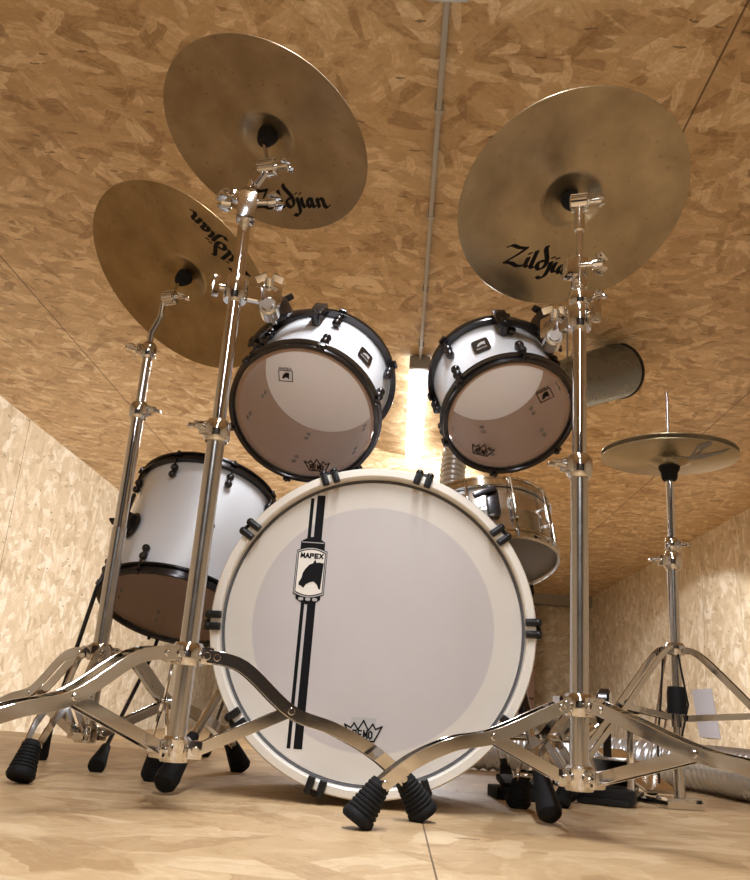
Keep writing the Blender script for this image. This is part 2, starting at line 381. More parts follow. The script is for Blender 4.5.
# dropped beam and blockwork panel at the far end
slab('trim_2', 1.2, XR, YB - .5, YB - .2, H - .17, H, m_beam)
m_panel, nt, b = new_mat('panelled_end')
tc = nt.nodes.new('ShaderNodeTexCoord'); mp = nt.nodes.new('ShaderNodeMapping'); mp.inputs['Rotation'].default_value = (PI / 2, 0, 0)
bt = nt.nodes.new('ShaderNodeTexBrick'); bt.inputs['Scale'].default_value = 1; bt.inputs['Brick Width'].default_value = .95; bt.inputs['Row Height'].default_value = .5; bt.inputs['Mortar Size'].default_value = .018
bt.inputs['Color1'].default_value = (.25, .15, .11, 1); bt.inputs['Color2'].default_value = (.32, .20, .15, 1); bt.inputs['Mortar'].default_value = (.07, .035, .02, 1)
nt.links.new(tc.outputs['Object'], mp.inputs[0]); nt.links.new(mp.outputs[0], bt.inputs[0]); nt.links.new(bt.outputs[0], b.inputs['Base Color']); b.inputs['Roughness'].default_value = .6
slab('wall_end_panel', -1.5, 2.35, YB - .45, YB - .35, ZF, H - .25, m_panel)

# lamps along the middle of the ceiling, and the conduit that feeds them
LX = .028
def lamp(y0, y1, label):
    t = thing('batten_lamp', label, 'ceiling light', (LX, y0, H), 'batten lamps along the ceiling')
    L = y1 - y0
    h = MB(); h.box(Matrix.Translation(V((0, L / 2, -.012))), (.075, L, .024), bev=.004)
    for q in (0.0, L): h.box(Matrix.Translation(V((0, q, -.05))), (.13, .04, .085), bev=.012)
    h.build('lamp_housing', m_grey, t)
    d = MB(); d.lathe([(.001, .02), (.045, .02), (.062, .035), (.062, L - .035), (.045, L - .02), (.001, L - .02)], 24, frame(V((0, 0, -.072)), V((0, 1, 0))))
    d.build('lamp_diffuser', m_tube, t)
    return t
lamp(4.92, 7.1, 'long white glowing ceiling tube seen between the two rack toms')
lamp(-.25, 2.02, 'ceiling tube overhead, only its end at the top edge of the photo')
cnd = MB(); cnd.box(Matrix.Translation(V((LX, 3.47, H - .02))), (.020, 2.88, .03), bev=.006)
for y in (2.6, 3.3, 4.0, 4.7): cnd.box(Matrix.Translation(V((LX, y, H - .02))), (.032, .022, .034), bev=.004)
tag(cnd.build('cable_conduit', m_grey), 'grey cable conduit running along the wooden ceiling above the drums', 'conduit')


# ------------------------------------------------------------------ lettering
ZIL = [[(-.1, 2.0), (.35, 2.25), (1.1, 2.1), (2.05, 2.2)], [(2.0, 2.15), (1.2, 1.2), (.1, .15)], [(.1, .15), (.9, .2), (1.6, -.05), (2.3, .1)],
       [(2.65, 1.15), (2.6, .35), (2.75, .05), (3.0, .15)], [(2.62, 1.62), (2.72, 1.7)],
       [(3.35, 2.1), (3.3, .5), (3.4, .05), (3.7, .15)],
       [(4.6, 1.05), (4.2, 1.0), (3.98, .5), (4.2, .05), (4.6, .1), (4.9, .6), (4.85, 1.3), (4.5, 2.0), (4.25, 2.5), (4.3, 2.85)],
       [(5.45, 1.15), (5.45, .2), (5.3, -.6), (4.9, -1.0), (4.5, -.85)], [(5.45, 1.65), (5.55, 1.72)],
       [(6.0, 1.15), (5.95, .35), (6.1, .05), (6.35, .15)], [(5.98, 1.65), (6.08, 1.72)],
       [(7.2, .95), (6.85, 1.05), (6.6, .5), (6.8, .03), (7.15, .3)], [(7.25, 1.1), (7.2, .35), (7.35, .05), (7.6, .2)],
       [(7.95, 1.1), (7.95, 0.0)], [(7.98, .7), (8.35, 1.08), (8.65, .9), (8.65, .3), (8.9, .02), (9.3, .25)]]
BL = {'M': [[(0, 0), (.1, 1), (.5, .3), (.9, 1), (1, 0)]], 'A': [[(0, 0), (.5, 1), (1, 0)], [(.2, .35), (.8, .35)]], 'P': [[(0, 0), (0, 1), (.8, 1), (.8, .5), (0, .5)]],
      'E': [[(.8, 0), (0, 0), (0, 1), (.8, 1)], [(0, .5), (.7, .5)]], 'X': [[(0, 0), (.9, 1)], [(0, 1), (.9, 0)]], 'R': [[(0, 0), (0, 1), (.8, 1), (.8, .5), (0, .5)], [(.4, .5), (.9, 0)]], 'O': [[(.45, 0), (.05, .2), (.05, .8), (.45, 1), (.85, .8), (.85, .2), (.45, 0)]]}
def block_text(mb, txt, fr, w, h, thick, t=.0006):
    n = len(txt); adv = w / n
    for i, ch in enumerate(txt):
        for st_ in BL[ch]:
            for a, c in zip(st_, st_[1:]):
                p0 = V((-w / 2 + i * adv + a[0] * adv * .74 + adv * .1, a[1] * h)); p1 = V((-w / 2 + i * adv + c[0] * adv * .74 + adv * .1, c[1] * h))
                d = (p1 - p0).normalized() * thick / 2; q = V((-d.y, d.x))
                mb.poly([tuple(p0 - d - q), tuple(p1 + d - q), tuple(p1 + d + q), tuple(p0 - d + q)], fr, t)
PANTHER = [(.18, -.92), (.30, -1.0), (.42, -.84), (.62, -.74), (.82, -.7), (1.0, -.82), (1.12, -1.02), (1.2, -1.02), (1.28, .1), (1.0, .12), (.88, .1), (.80, .25), (.70, .08), (.5, .0), (.3, -.2), (.2, -.36), (.15, -.58), (.02, -.78), (.04, -.88)]
def crown_logo(mb, fr, w, t=.0006):
    """crown outline with the word under it"""
    k = w / 2
    pts = [(-1, .35), (-.62, -.42), (.62, -.42), (1, .35), (.66, .2), (.5, .45), (.28, .12), (0, .6), (-.28, .12), (-.5, .45), (-.66, .2), (-1, .35)]
    for a, c in zip(pts, pts[1:]):
        p0 = V((a[0] * k, a[1] * k)); p1 = V((c[0] * k, c[1] * k)); d = (p1 - p0).normalized() * w * .02; q = V((-d.y, d.x))
        mb.poly([tuple(p0 - d - q), tuple(p1 + d - q), tuple(p1 + d + q), tuple(p0 - d + q)], fr, t)
    block_text(mb, 'REMO', fr @ Matrix.Translation(V((0, -.30 * k, 0))), w * .56, w * .19, w * .04, t)

# ------------------------------------------------------------------ cymbals
def cymbal(name, label, fr, R, mat, bell_r, bell_h, bow, text_px=None, group=None, text_w=None, flip=False, strokes=ZIL):
    t = thing(name, label, 'cymbal', fr, group)
    prof = []
    for i in range(30):
        r = .006 + (R - .006) * i / 29
        if r < bell_r: z = bow + bell_h * math.cos(PI / 2 * (r / bell_r) ** 1.6)
        else: z = bow * (1 - ((r - bell_r) / (R - bell_r)) ** 1.7)
        prof.append((r, z))
    th = .0014
    full = [(r, z + th) for r, z in prof] + [(R + .0004, th * .5)] + [(r, z) for r, z in reversed(prof)]
    MB().lathe(full, 96, closed=True).build('cymbal_body', mat, t, ang=60)
    def surf(r):
        for (r0, z0), (r1, z1) in zip(prof, prof[1:]):
            if r0 <= r <= r1: return z0 + (z1 - z0) * (r - r0) / (r1 - r0)
        return 0
    if text_px:
        (px, py) = text_px; o = fr.translation; n = fr.to_3x3() @ V((0, 0, 1))
        p = on_plane(px, py, o, n); loc = fr.inverted() @ p; loc.z = 0
        rr = loc.length; er = loc.normalized(); rd = V((0, 0, 1)).cross(-er)
        up = -er; c = er * rr; sx = text_w / 9.3
        def proj(x, y, k):
            q = c + rd * (x - text_w / 2) + up * (y - sx * .8)
            return V((q.x, q.y, surf(V((q.x, q.y)).length) - .0003 - k))
        MB().pen(strokes, None, sx, nib=.42, ang=35, t=.0005, proj=proj).build('lettering', m_ink, t, flat=True)
    return t, surf
C1 = tilt_frame(264, 141, 1.62, 45, 52); 
C2 = tilt_frame(574, 205, 1.68, 35, 124)
C3 = tilt_frame(180, 281, 2.01, 53, 40)
def disc_R(semi, d, px, py):
    r = ray(px, py); return semi * d / F * 1.0
# sizes follow from the apparent half-widths
cymbal('crash_cymbal', 'bronze crash cymbal tilted high above the left rack tom, its name reading upright', C1, .209, m_cym1, .056, .016, .012, (290, 203), text_w=.172)
cymbal('ride_cymbal', 'largest bronze cymbal with wide bell, high on the right-hand chrome stand', C2, .232, m_cym2, .062, .02, .014, (545, 266), text_w=.175)
cymbal('crash_cymbal', 'bronze crash cymbal at far left, lettering upside down, partly behind the front stand pole', C3, .2515, m_cym3, .060, .017, .015, (217, 247), text_w=.186)

def cymbal_fixings(root, fr, rod_to, hub_r=.02):
    """felt, sleeve and wing nut on the axis of a cymbal, in world coordinates; children of the stand root"""
    fr = fr @ Matrix.Translation(V((0, 0, .020)))
    inv = root.matrix_world.inverted(); o = fr.translation; n = (fr.to_3x3() @ V((0, 0, 1)))
    f = MB(); f.lathe([(.001, -.026), (hub_r * .55, -.026), (hub_r * .75, -.02), (hub_r, -.004), (hub_r, .002), (hub_r * .5, .006), (hub_r * .45, .014), (.001, .014)], 20, inv @ fr)
    f.build('felt_washer', m_felt, root)
    g = MB(); g.cyl(inv @ (o + n * .02), inv @ (o + n * .036), .014, bev=.003)
    g.lathe([(.001, .036), (.011, .036), (.011, .05), (.001, .052)], 16, inv @ fr)
    for sg in (-1, 1): g.box(inv @ fr @ Matrix.Translation(V((sg * .016, 0, .048))) @ Matrix.Rotation(-sg * .5, 4, 'Y'), (.02, .004, .012), bev=.0015)
    g.build('wing_nut', m_black, root)

# ------------------------------------------------------------------ stands
def rubber_foot(mb, a, b, r=.02):
    """ridged boot from the leg end a to the floor point b"""
    a = V(a); b = V(b); L = (b - a).length
    pr = [(.001, 0), (r * .66, 0), (r * .72, L * .06)]
    n = 7
    for i in range(n):
        z0 = L * (.10 + .66 * i / n); rr = r * (.76 + .34 * (i + .5) / n)
        pr += [(rr * .93, z0), (rr, z0 + L * .02), (rr, z0 + L * .065), (rr * .93, z0 + L * .085)]
    pr += [(r * 1.12, L * .80), (r * 1.16, L * .9), (r * 1.02, L * .98), (r * .8, L), (.001, L)]
    f = frame(a, b - a); mb.lathe(pr, 20, f)
def wing_nut(mb, c, d, s=1.0):
    """wing nut pointing along d"""
    c = V(c); d = V(d).normalized(); f = frame(c, d)
    mb.cyl(c, c + d * .014 * s, .0075 * s, bev=.001, n=12)
    for sg in (-1, 1): mb.box(f @ Matrix.Translation(V((sg * .013 * s, 0, .013 * s))) @ Matrix.Rotation(sg * .45, 4, 'Y'), (.019 * s, .005 * s, .012 * s), bev=.002)
def leg_profile(P0, foot, zc, prof, n=26):
    """points of a bowed leg in the vertical plane through the pole axis and the foot"""
    F3 = V(foot); d = V((F3.x - P0[0], F3.y - P0[1], 0)); L = d.length; d.normalize()
    pts = smooth([(s_, z) for s_, z in prof], 6)
    return [V((P0[0], P0[1], 0)) + d * (s_ * L) + V((0, 0, z)) for s_, z in pts], d, L
def tripod(root, base, feet, zcol, zlow, joint, prof, pole_r, gap=.03, w=.0195, t=.003, foot_len=.06, foot_r=.0215):
    P0 = V((base[0], base[1], 0)); inv = root.matrix_world.inverted()
    for nm, z in (('upper_collar', zcol), ('lower_collar', zlow)):
        hub = MB()
        if z == zcol: hub.lathe([(pole_r, z - .016), (pole_r + .008, z - .016), (pole_r + .010, z - .01), (pole_r + .010, z + .012), (pole_r + .006, z + .018), (pole_r, z + .018)], 28, inv @ Matrix.Translation(P0))
        else: hub.lathe([(.001, z - .018), (pole_r + .006, z - .018), (pole_r + .008, z - .014), (pole_r + .008, z + .014), (pole_r + .004, z + .018), (pole_r, z + .018)], 28, inv @ Matrix.Translation(P0))
        for ft in feet:
            d = (V((ft[0], ft[1], 0)) - P0).normalized(); sd = V((-d.y, d.x, 0))
            c = P0 + d * (pole_r + .014) + V((0, 0, z)); hub.box(inv @ frame(c, V((0, 0, 1)), d), (.022, gap - .004, .026), bev=.004)
            hub.cyl(inv @ (c - sd * (gap / 2 + .005)), inv @ (c + sd * (gap / 2 + .005)), .006, n=12, bev=.001)
        hub.build(nm, m_chrome, root)
    for ft in feet:
        pts, d, L = leg_profile(P0, ft, zcol, prof); sd = V((-d.y, d.x, 0))
        lg = MB(); k = len(pts)
        for sg in (-1, 1):
            q = [inv @ (p + sd * sg * (gap / 2) * (1.0 - .35 * max(0, i / (k - 1) - .8) / .2)) for i, p in enumerate(pts)]
            R3 = inv.to_3x3()
            lg.strip(q, R3 @ sd, t, w)
        # cross rivets
        jz = None
        best = min(range(k), key=lambda i: abs((pts[i] - P0 - V((0, 0, pts[i].z))).length / L - joint[0]))
        jp = pts[best]
        for i in (best, k - 3, 2):
            lg.cyl(inv @ (pts[i] - sd * (gap / 2 + .004)), inv @ (pts[i] + sd * (gap / 2 + .004)), .0055, n=12, bev=.001)
        leg = lg.build('leg', m_chrome, root)
        br = MB(); a = P0 + d * (pole_r + .016) + V((0, 0, zlow))
        for sg in (-1, 1):
            br.strip([inv @ (a + sd * sg * (gap / 2 - .005)), inv @ (jp + sd * sg * (gap / 2 - .005))], inv.to_3x3() @ sd, t, w * .9)
        br.build('brace', m_chrome, leg)
        rf = MB(); endp = pts[-1] 
        rubber_foot(rf, inv @ (endp + (pts[-4] - endp).normalized() * .016 + V((0, 0, .004))), inv @ (V((ft[0], ft[1], 0)) + V((0, 0, foot_r * .35))), foot_r)
        rf.build('rubber_foot', m_rubber, leg)
def sections(root, P0, secs):
    """pole of stacked tubes; secs: (z0, z1, r)"""
    inv = root.matrix_world.inverted()
    for i, (z0, z1, r) in enumerate(secs):
        b = MB(); b.cyl(inv @ V((P0[0], P0[1], z0)), inv @ V((P0[0], P0[1], z1)), r, n=28, bev=.001); b.build('pole', m_chrome2 if i == 0 else m_chrome, root)
def clamp(root, P0, z, r, d, s=1.0, name='height_clamp'):
    inv = root.matrix_world.inverted(); P = V((P0[0], P0[1], z)); d = V(d).normalized()
    b = MB(); b.lathe([(r * .9, -.02 * s), (r + .004, -.02 * s), (r + .007, -.014 * s), (r + .007, .016 * s), (r + .003, .024 * s), (r * .9, .026 * s)], 24, inv @ Matrix.Translation(P))
    b.box(inv @ frame(P + d * (r + .012 * s), V((0, 0, 1)), d), (.02 * s, .022 * s, .026 * s), bev=.004)
    b.cyl(inv @ (P + d * (r + .018 * s)), inv @ (P + d * (r + .03 * s)), .006 * s, n=12)
    c = b.build(name, m_chrome, root)
    w = MB(); wing_nut(w, inv @ (P + d * (r + .028 * s)), inv.to_3x3() @ d, s); w.build('wing_nut', m_chrome, c)
def tilter(root, a, b, side, cym):
    """gear tilter at a, thin rod from a to b where the cymbal sits"""
    inv = root.matrix_world.inverted(); a = V(a); b = V(b) + (cym.to_3x3() @ V((0, 0, .0))); sd = V(side).normalized()
    t = MB(); t.cyl(inv @ (a - sd * .017), inv @ (a + sd * .017), .015, n=24, bev=.003)
    t.cyl(inv @ (a + sd * .014), inv @ (a + sd * .03), .006, n=12); wing_nut(t, inv @ (a + sd * .028), inv.to_3x3() @ sd, .9)
    for k in range(12):
        an = 2 * PI * k / 12; f = frame(a, sd); q = f @ V((.0155 * math.cos(an), .0155 * math.sin(an), 0)); t.box(inv @ frame(q, sd, q - a), (.003, .003, .03))
    t.build('tilter', m_chrome, root)
    r = MB(); r.cyl(inv @ a, inv @ b, .004, n=12); n = (cym.to_3x3() @ V((0, 0, 1))); r.cyl(inv @ cym.translation, inv @ (cym.translation + n * .062), .004, n=12)
    r.build('cymbal_rod', m_chrome, root)
PROF = lambda zc: [(.075, zc), (.22, zc - .012), (.42, .150), (.60, .128), (.78, .095), (.93, .05)]

# left front stand (holds the upper-left cymbal and the left tom)
A0 = (-.322, 1.35)
sA = thing('cymbal_stand', 'tall chrome stand in front of the left rack tom, one leg crossing the bass drum', 'cymbal stand', (A0[0], A0[1], 0), 'chrome cymbal stands')
inv = sA.matrix_world.inverted()
ftA = [ground(425, 822), V((-.595, .965, 0)), V((-.455, 1.76, 0))]
zc_ = atY(190, 655, 1.35).z
tripod(sA, A0, ftA, zc_, .085, (.42, 0), PROF(zc_), .0145)
zj = atY(209, 432, 1.35).z; ztop = atY(246, 200, 1.35).z
sections(sA, A0, [(.07, zj, .0145), (zj - .05, ztop, .0115)])
clamp(sA, A0, zj, .0145, (-.55, -.8, 0), .85)
clamp(sA, A0, ztop, .0115, (-.9, -.4, 0), .8)
# short boom from the head of the pole to the tilter
kb = atY(268, 168, 1.345); hb = V((A0[0], A0[1], ztop + .01))
b_ = MB(); b_.tube([inv @ p for p in (hb, hb + V((.002, 0, .03)), atY(256, 185, 1.348), kb)], [.008, .008, .008, .009], 14); b_.build('boom', m_chrome, sA)
bk = MB(); bk.box(inv @ frame(atY(247, 208, 1.33), V((0, 0, 1)), V((1, .2, 0))), (.034, .03, .055), bev=.006); wing_nut(bk, inv @ atY(268, 202, 1.33), V((1, -.1, .1)), 1.2); wing_nut(bk, inv @ atY(232, 203, 1.33), V((-1, -.1, 0)), 1.3)
bk.cyl(inv @ atY(245, 202, 1.33), inv @ atY(268, 202, 1.33), .006); bk.build('boom_bracket', m_chrome, sA)
tilter(sA, kb, C1.translation, (1, -.3, 0), C1); cymbal_fixings(sA, C1, None)

# right front stand
B0 = (.287, 1.40)
sB = thing('cymbal_stand', 'upright chrome stand to the right of the bass drum under the largest cymbal', 'cymbal stand', (B0[0], B0[1], 0), 'chrome cymbal stands')
inv = sB.matrix_world.inverted()
zc_ = atY(580, 706, 1.40).z
ftB = [ground(354, 829), V((.60, 1.03, 0)), V((.25, 1.80, 0))]
tripod(sB, B0, ftB, zc_, .085, (.42, 0), [(.075, zc_), (.20, zc_ - .020), (.42, .136), (.60, .122), (.78, .092), (.93, .05)], .0145)
zj = atY(578, 468, 1.40).z; z2 = atY(579, 300, 1.40).z; z3 = atY(580, 262, 1.40).z
sections(sB, B0, [(.07, zj, .0145), (zj - .05, z2 + .03, .012)])
clamp(sB, B0, zj, .0145, (-.9, -.5, 0), .9); clamp(sB, B0, z2, .012, (.8, -.6, 0), .75)
b_ = MB(); b_.cyl(inv @ V((*B0, z2)), inv @ V((*B0, atY(580, 228, 1.40).z)), .0062, n=16); b_.cyl(inv @ V((*B0, atY(580, 232, 1.40).z)), inv @ V((*B0, atY(580, 208, 1.40).z)), .0095, n=18, bev=.002)
b_.build('pole', m_chrome, sB)
bk = MB(); bk.cyl(inv @ V((*B0, atY(580, 290, 1.40).z)), inv @ V((*B0, atY(580, 258, 1.40).z)), .0145, n=24, bev=.003)
bk.box(inv @ frame(atY(570, 270, 1.385), V((0, 0, 1)), V((1, .2, 0))), (.022, .03, .03), bev=.005)
wing_nut(bk, inv @ atY(592, 264, 1.38), V((1, -.2, .05)), 1.3); bk.cyl(inv @ atY(578, 266, 1.39), inv @ atY(596, 264, 1.38), .005); bk.build('boom_bracket', m_chrome, sB)
tilter(sB, V((*B0, atY(580, 203, 1.40).z)), C2.translation, (1, -.3, 0), C2); cymbal_fixings(sB, C2, None)

# far left stand
G0 = (-.612, 1.80)
sC = thing('cymbal_stand', 'chrome stand at far left holding the lower left cymbal, beside the floor tom', 'cymbal stand', (G0[0], G0[1], 0), 'chrome cymbal stands')
inv = sC.matrix_world.inverted()
zc_ = atY(103, 653, 1.80).z
ftC = [ground(18, 784), ground(241, 772), V((-.95, 1.97, 0))]
tripod(sC, G0, ftC, zc_, .075, (.45, 0), PROF(zc_), .0145)
zj = atY(143, 412, 1.80).z; z2 = atY(149, 352, 1.80).z
sections(sC, G0, [(.06, atY(125, 528, 1.8).z, .0155), (atY(125, 530, 1.8).z, zj, .0135), (zj - .03, z2, .0105)])
clamp(sC, G0, zj, .0135, (.9, -.45, 0), .85); clamp(sC, G0, z2, .0105, (-.8, -.6, 0), .85)
kb = atY(170, 298, 1.78)
b_ = MB(); b_.tube([inv @ p for p in (V((*G0, z2)), V((*G0, z2 + .05)), atY(160, 318, 1.79), atY(163, 303, 1.785), kb)], .0072, 14); b_.build('boom', m_chrome, sC)
tilter(sC, kb, C3.translation, (1, -.4, 0), C3); cymbal_fixings(sC, C3, None)

# ------------------------------------------------------------------ hi-hat
HO = atY(669, 462, 2.06); HH0 = (HO.x, HO.y)
zb = atD(669, 455, 2.2).z
HR = .163
sH = thing('hi_hat_stand', 'slim chrome hi-hat stand at the right with three braced legs and pull rod', 'hi-hat stand', (HH0[0], HH0[1], 0))
inv = sH.matrix_world.inverted()
PH = V((HH0[0], HH0[1], 0))
zcy = atY(669, 458, HO.y).z
zcol = atY(671, 650, HO.y).z
sections(sH, HH0, [(.015, atY(676, 565, HO.y).z, .0125), (.3, zcy - .06, .0095)])
p = MB(); p.cyl(inv @ V((*HH0, zcy - .05)), inv @ V((*HH0, atY(665, 392, HO.y).z)), .0035, n=12); p.build('pull_rod', m_chrome, sH)
clamp(sH, HH0, atY(674, 562, HO.y).z, .0125, (-.95, -.3, 0), .95)
clamp(sH, HH0, atY(672, 545, HO.y).z, .0095, (.8, -.6, 0), .7, 'memory_lock')
m_ = MB(); m_.lathe([(.001, 0), (.016, 0), (.019, .006), (.020, .02), (.024, .026), (.026, .034), (.026, .048), (.020, .052), (.001, .052)], 24, inv @ Matrix.Translation(V((*HH0, zcy - .058)))); m_.build('cymbal_seat', m_felt, sH)
m_ = MB(); m_.lathe([(.001, 0), (.012, 0), (.013, .004), (.013, .02), (.008, .024), (.008, .034), (.001, .036)], 20, inv @ Matrix.Translation(V((*HH0, zcy + .032))))
wing_nut(m_, inv @ V((HH0[0] - .01, HH0[1], zcy + .05)), V((-1, -.2, .1)), .9); m_.build('clutch', m_chrome, sH)
col = MB(); col.lathe([(.0125, -.012), (.021, -.012), (.023, -.006), (.023, .01), (.018, .016), (.0125, .016)], 24, inv @ Matrix.Translation(V((*HH0, zcol)))); 
zbr = atY(675, 718, HO.y).z
col.build('upper_collar', m_chrome, sH); col = MB()
col.lathe([(.0125, -.02), (.018, -.02), (.018, .014), (.0125, .014)], 24, inv @ Matrix.Translation(V((*HH0, zbr)))); col.build('lower_collar', m_chrome, sH)
m_ = MB(); m_.lathe([(.0125, -.03), (.0215, -.03), (.0215, .018), (.019, .03), (.0125, .03)], 20, inv @ Matrix.Translation(V((*HH0, atY(672, 700, HO.y).z)))); m_.build('rubber_sleeve', m_rubber, sH)
for ft in (V((HH0[0] - .30, HH0[1] - .20, 0)), V((HH0[0] + .30, HH0[1] - .20, 0)), V((HH0[0] + .04, HH0[1] + .36, 0))):
    d = (V((ft.x, ft.y, 0)) - PH); L = d.length; d.normalize(); sd = V((-d.y, d.x, 0))
    pts = [PH + d * (L * s_) + V((0, 0, z)) for s_, z in smooth([(.06, zcol), (.18, zcol - .02), (.55, zcol * .55), (.72, .13), (.94, .055)], 6)]
    lg = MB()
    for sg in (-1, 1): lg.strip([inv @ (q + sd * sg * .012) for q in pts], sd, .003, .014)
    leg = lg.build('leg', m_chrome, sH)
    br = MB(); j = min(pts, key=lambda q: abs(q.z - zcol * .60))
    for sg in (-1, 1): br.strip([inv @ (PH + d * .02 + sd * sg * .009 + V((0, 0, zbr))), inv @ (j + sd * sg * .009)], sd, .003, .013)
    br.build('brace', m_chrome, leg)
    rf = MB(); rubber_foot(rf, inv @ pts[-2], inv @ (ft + V((0, 0, .006))), .016); rf.build('rubber_foot', m_rubber, leg)
ch = MB()
for dx in (-.014, .02): ch.tube([inv @ V((HH0[0] + dx - .02, HH0[1] - .02, zcol - .01)), inv @ V((HH0[0] + dx * 1.8 - .02, HH0[1] - .03, zbr + .03)), inv @ V((HH0[0] + dx * 1.5 - .03, HH0[1] - .02, zbr - .05)), inv @ V((HH0[0] + dx - .03, HH0[1], .05))], .0025, 8)
ch.build('spring_cable', m_black, sH)
fb = MB(); fd = V((-.25, .97, 0)).normalized(); a = PH + V((0, 0, .006))
fb.strip([inv @ a, inv @ (a + fd * .34)], V((fd.y, -fd.x, 0)), .05, .006); fb.box(inv @ frame(PH + V((0, 0, .012)), V((0, 0, 1)), fd), (.05, .09, .022), bev=.003)
fb.build('base_plate', m_chrome, sH)
fp = MB(); fp.box(inv @ frame(a + fd * .2 + V((0, 0, .06)), V((-fd.x * .3, -fd.y * .3, 1)), fd), (.27, .085, .008), bev=.003)
fp.box(inv @ frame(a + fd * .34 + V((0, 0, .014)), V((0, 0, 1)), fd), (.03, .085, .026), bev=.003)
fp.build('foot_board', m_chrome2, sH)
KLOGO = None
for nm, lab, z0, sg in (('hi_hat_cymbal', 'bottom hi-hat cymbal resting on the black seat, dark brush mark underneath', 0.0, -1), ('hi_hat_cymbal', 'top hi-hat cymbal hung on the pull rod, only its dark edge showing', .012, 1)):
    fr = Matrix.Translation(V((*HH0, zcy + z0)))
    t = thing(nm, lab, 'cymbal', fr, 'pair of hi-hat cymbals')
    prof = []
    for i in range(24):
        r = .006 + (HR - .006) * i / 23; z = (.010 + .014 * math.cos(PI / 2 * (r / .05) ** 1.6)) if r < .05 else .010 * (1 - ((r - .05) / (HR - .05)) ** 1.6)
        prof.append((r, sg * z - (.0 if sg > 0 else -.0)))
    full = [(r, z + .001) for r, z in prof] + [(HR + .0004, 0)] + [(r, z - .001) for r, z in reversed(prof)]
    MB().lathe(full, 80, closed=True).build('cymbal_body', m_cym4, t, ang=60)
    if sg < 0:
        mk = MB(); n = V((0, 0, 1)); o = V((*HH0, zcy - .0055))
        def P2(px, py):
            q = fr.inverted() @ on_plane(px, py, o, n); rr = V((q.x, q.y)).length; z = -.010 * (1 - (max(rr - .05, 0) / (HR - .05)) ** 1.6) - .0016; return V((q.x, q.y, z))
        for pl in ([(671, 452.6), (686, 455), (704, 453.6), (702, 457), (687, 457.5)], [(690, 454.5), (698, 445), (711, 442.8), (713, 444.8), (703, 449), (698, 456)], [(696, 453), (716, 452), (731, 449.5), (722, 453.4), (700, 457)]):
            k = len(pl); v = [P2(*q) for q in pl]; mk.add(v + [q - V((0, 0, .0004)) for q in v], [tuple(range(k)), tuple(range(2 * k - 1, k - 1, -1))] + [(i, (i + 1) % k, k + (i + 1) % k, k + i) for i in range(k)])
        mk.build('brush_mark', m_inkgrey, t, flat=True)

# ------------------------------------------------------------------ drums: shared pieces
def hoop_profile(R, z0, dz, w=.006, lip=1):
    """rolled metal hoop standing from z0 to z0+dz, ring wall at R"""
    return [(R - w, z0), (R - w, z0 + dz * .85), (R - w * .6, z0 + dz), (R + w * .35, z0 + dz), (R + w * .5, z0 + dz * .82), (R - w * .3, z0 + dz * .7), (R - w * .25, z0 + dz * .3), (R + w * .9, z0 + dz * .18), (R + w * .9, z0)]
def drum_shell(mb, R, z0, z1, th=.008):
    return mb.lathe([(R, z0), (R, z1), (R - .003, z1 + .001), (R - th, z1), (R - th, z0), (R - .003, z0 - .001)], 96, closed=True, mis=[0, 1, 1, 1, 1, 1])
def head_disc(mb, R, z, up, tint=0, rise=.004):
    return mb.lathe([(.0005, z + up * rise), (R * .96, z + up * rise), (R, z), (R, z - up * .006), (R - .001, z - up * .006), (R - .001, z - up * .0008), (R * .96, z + up * (rise - .0008)), (.0005, z + up * (rise - .0008))], 96)

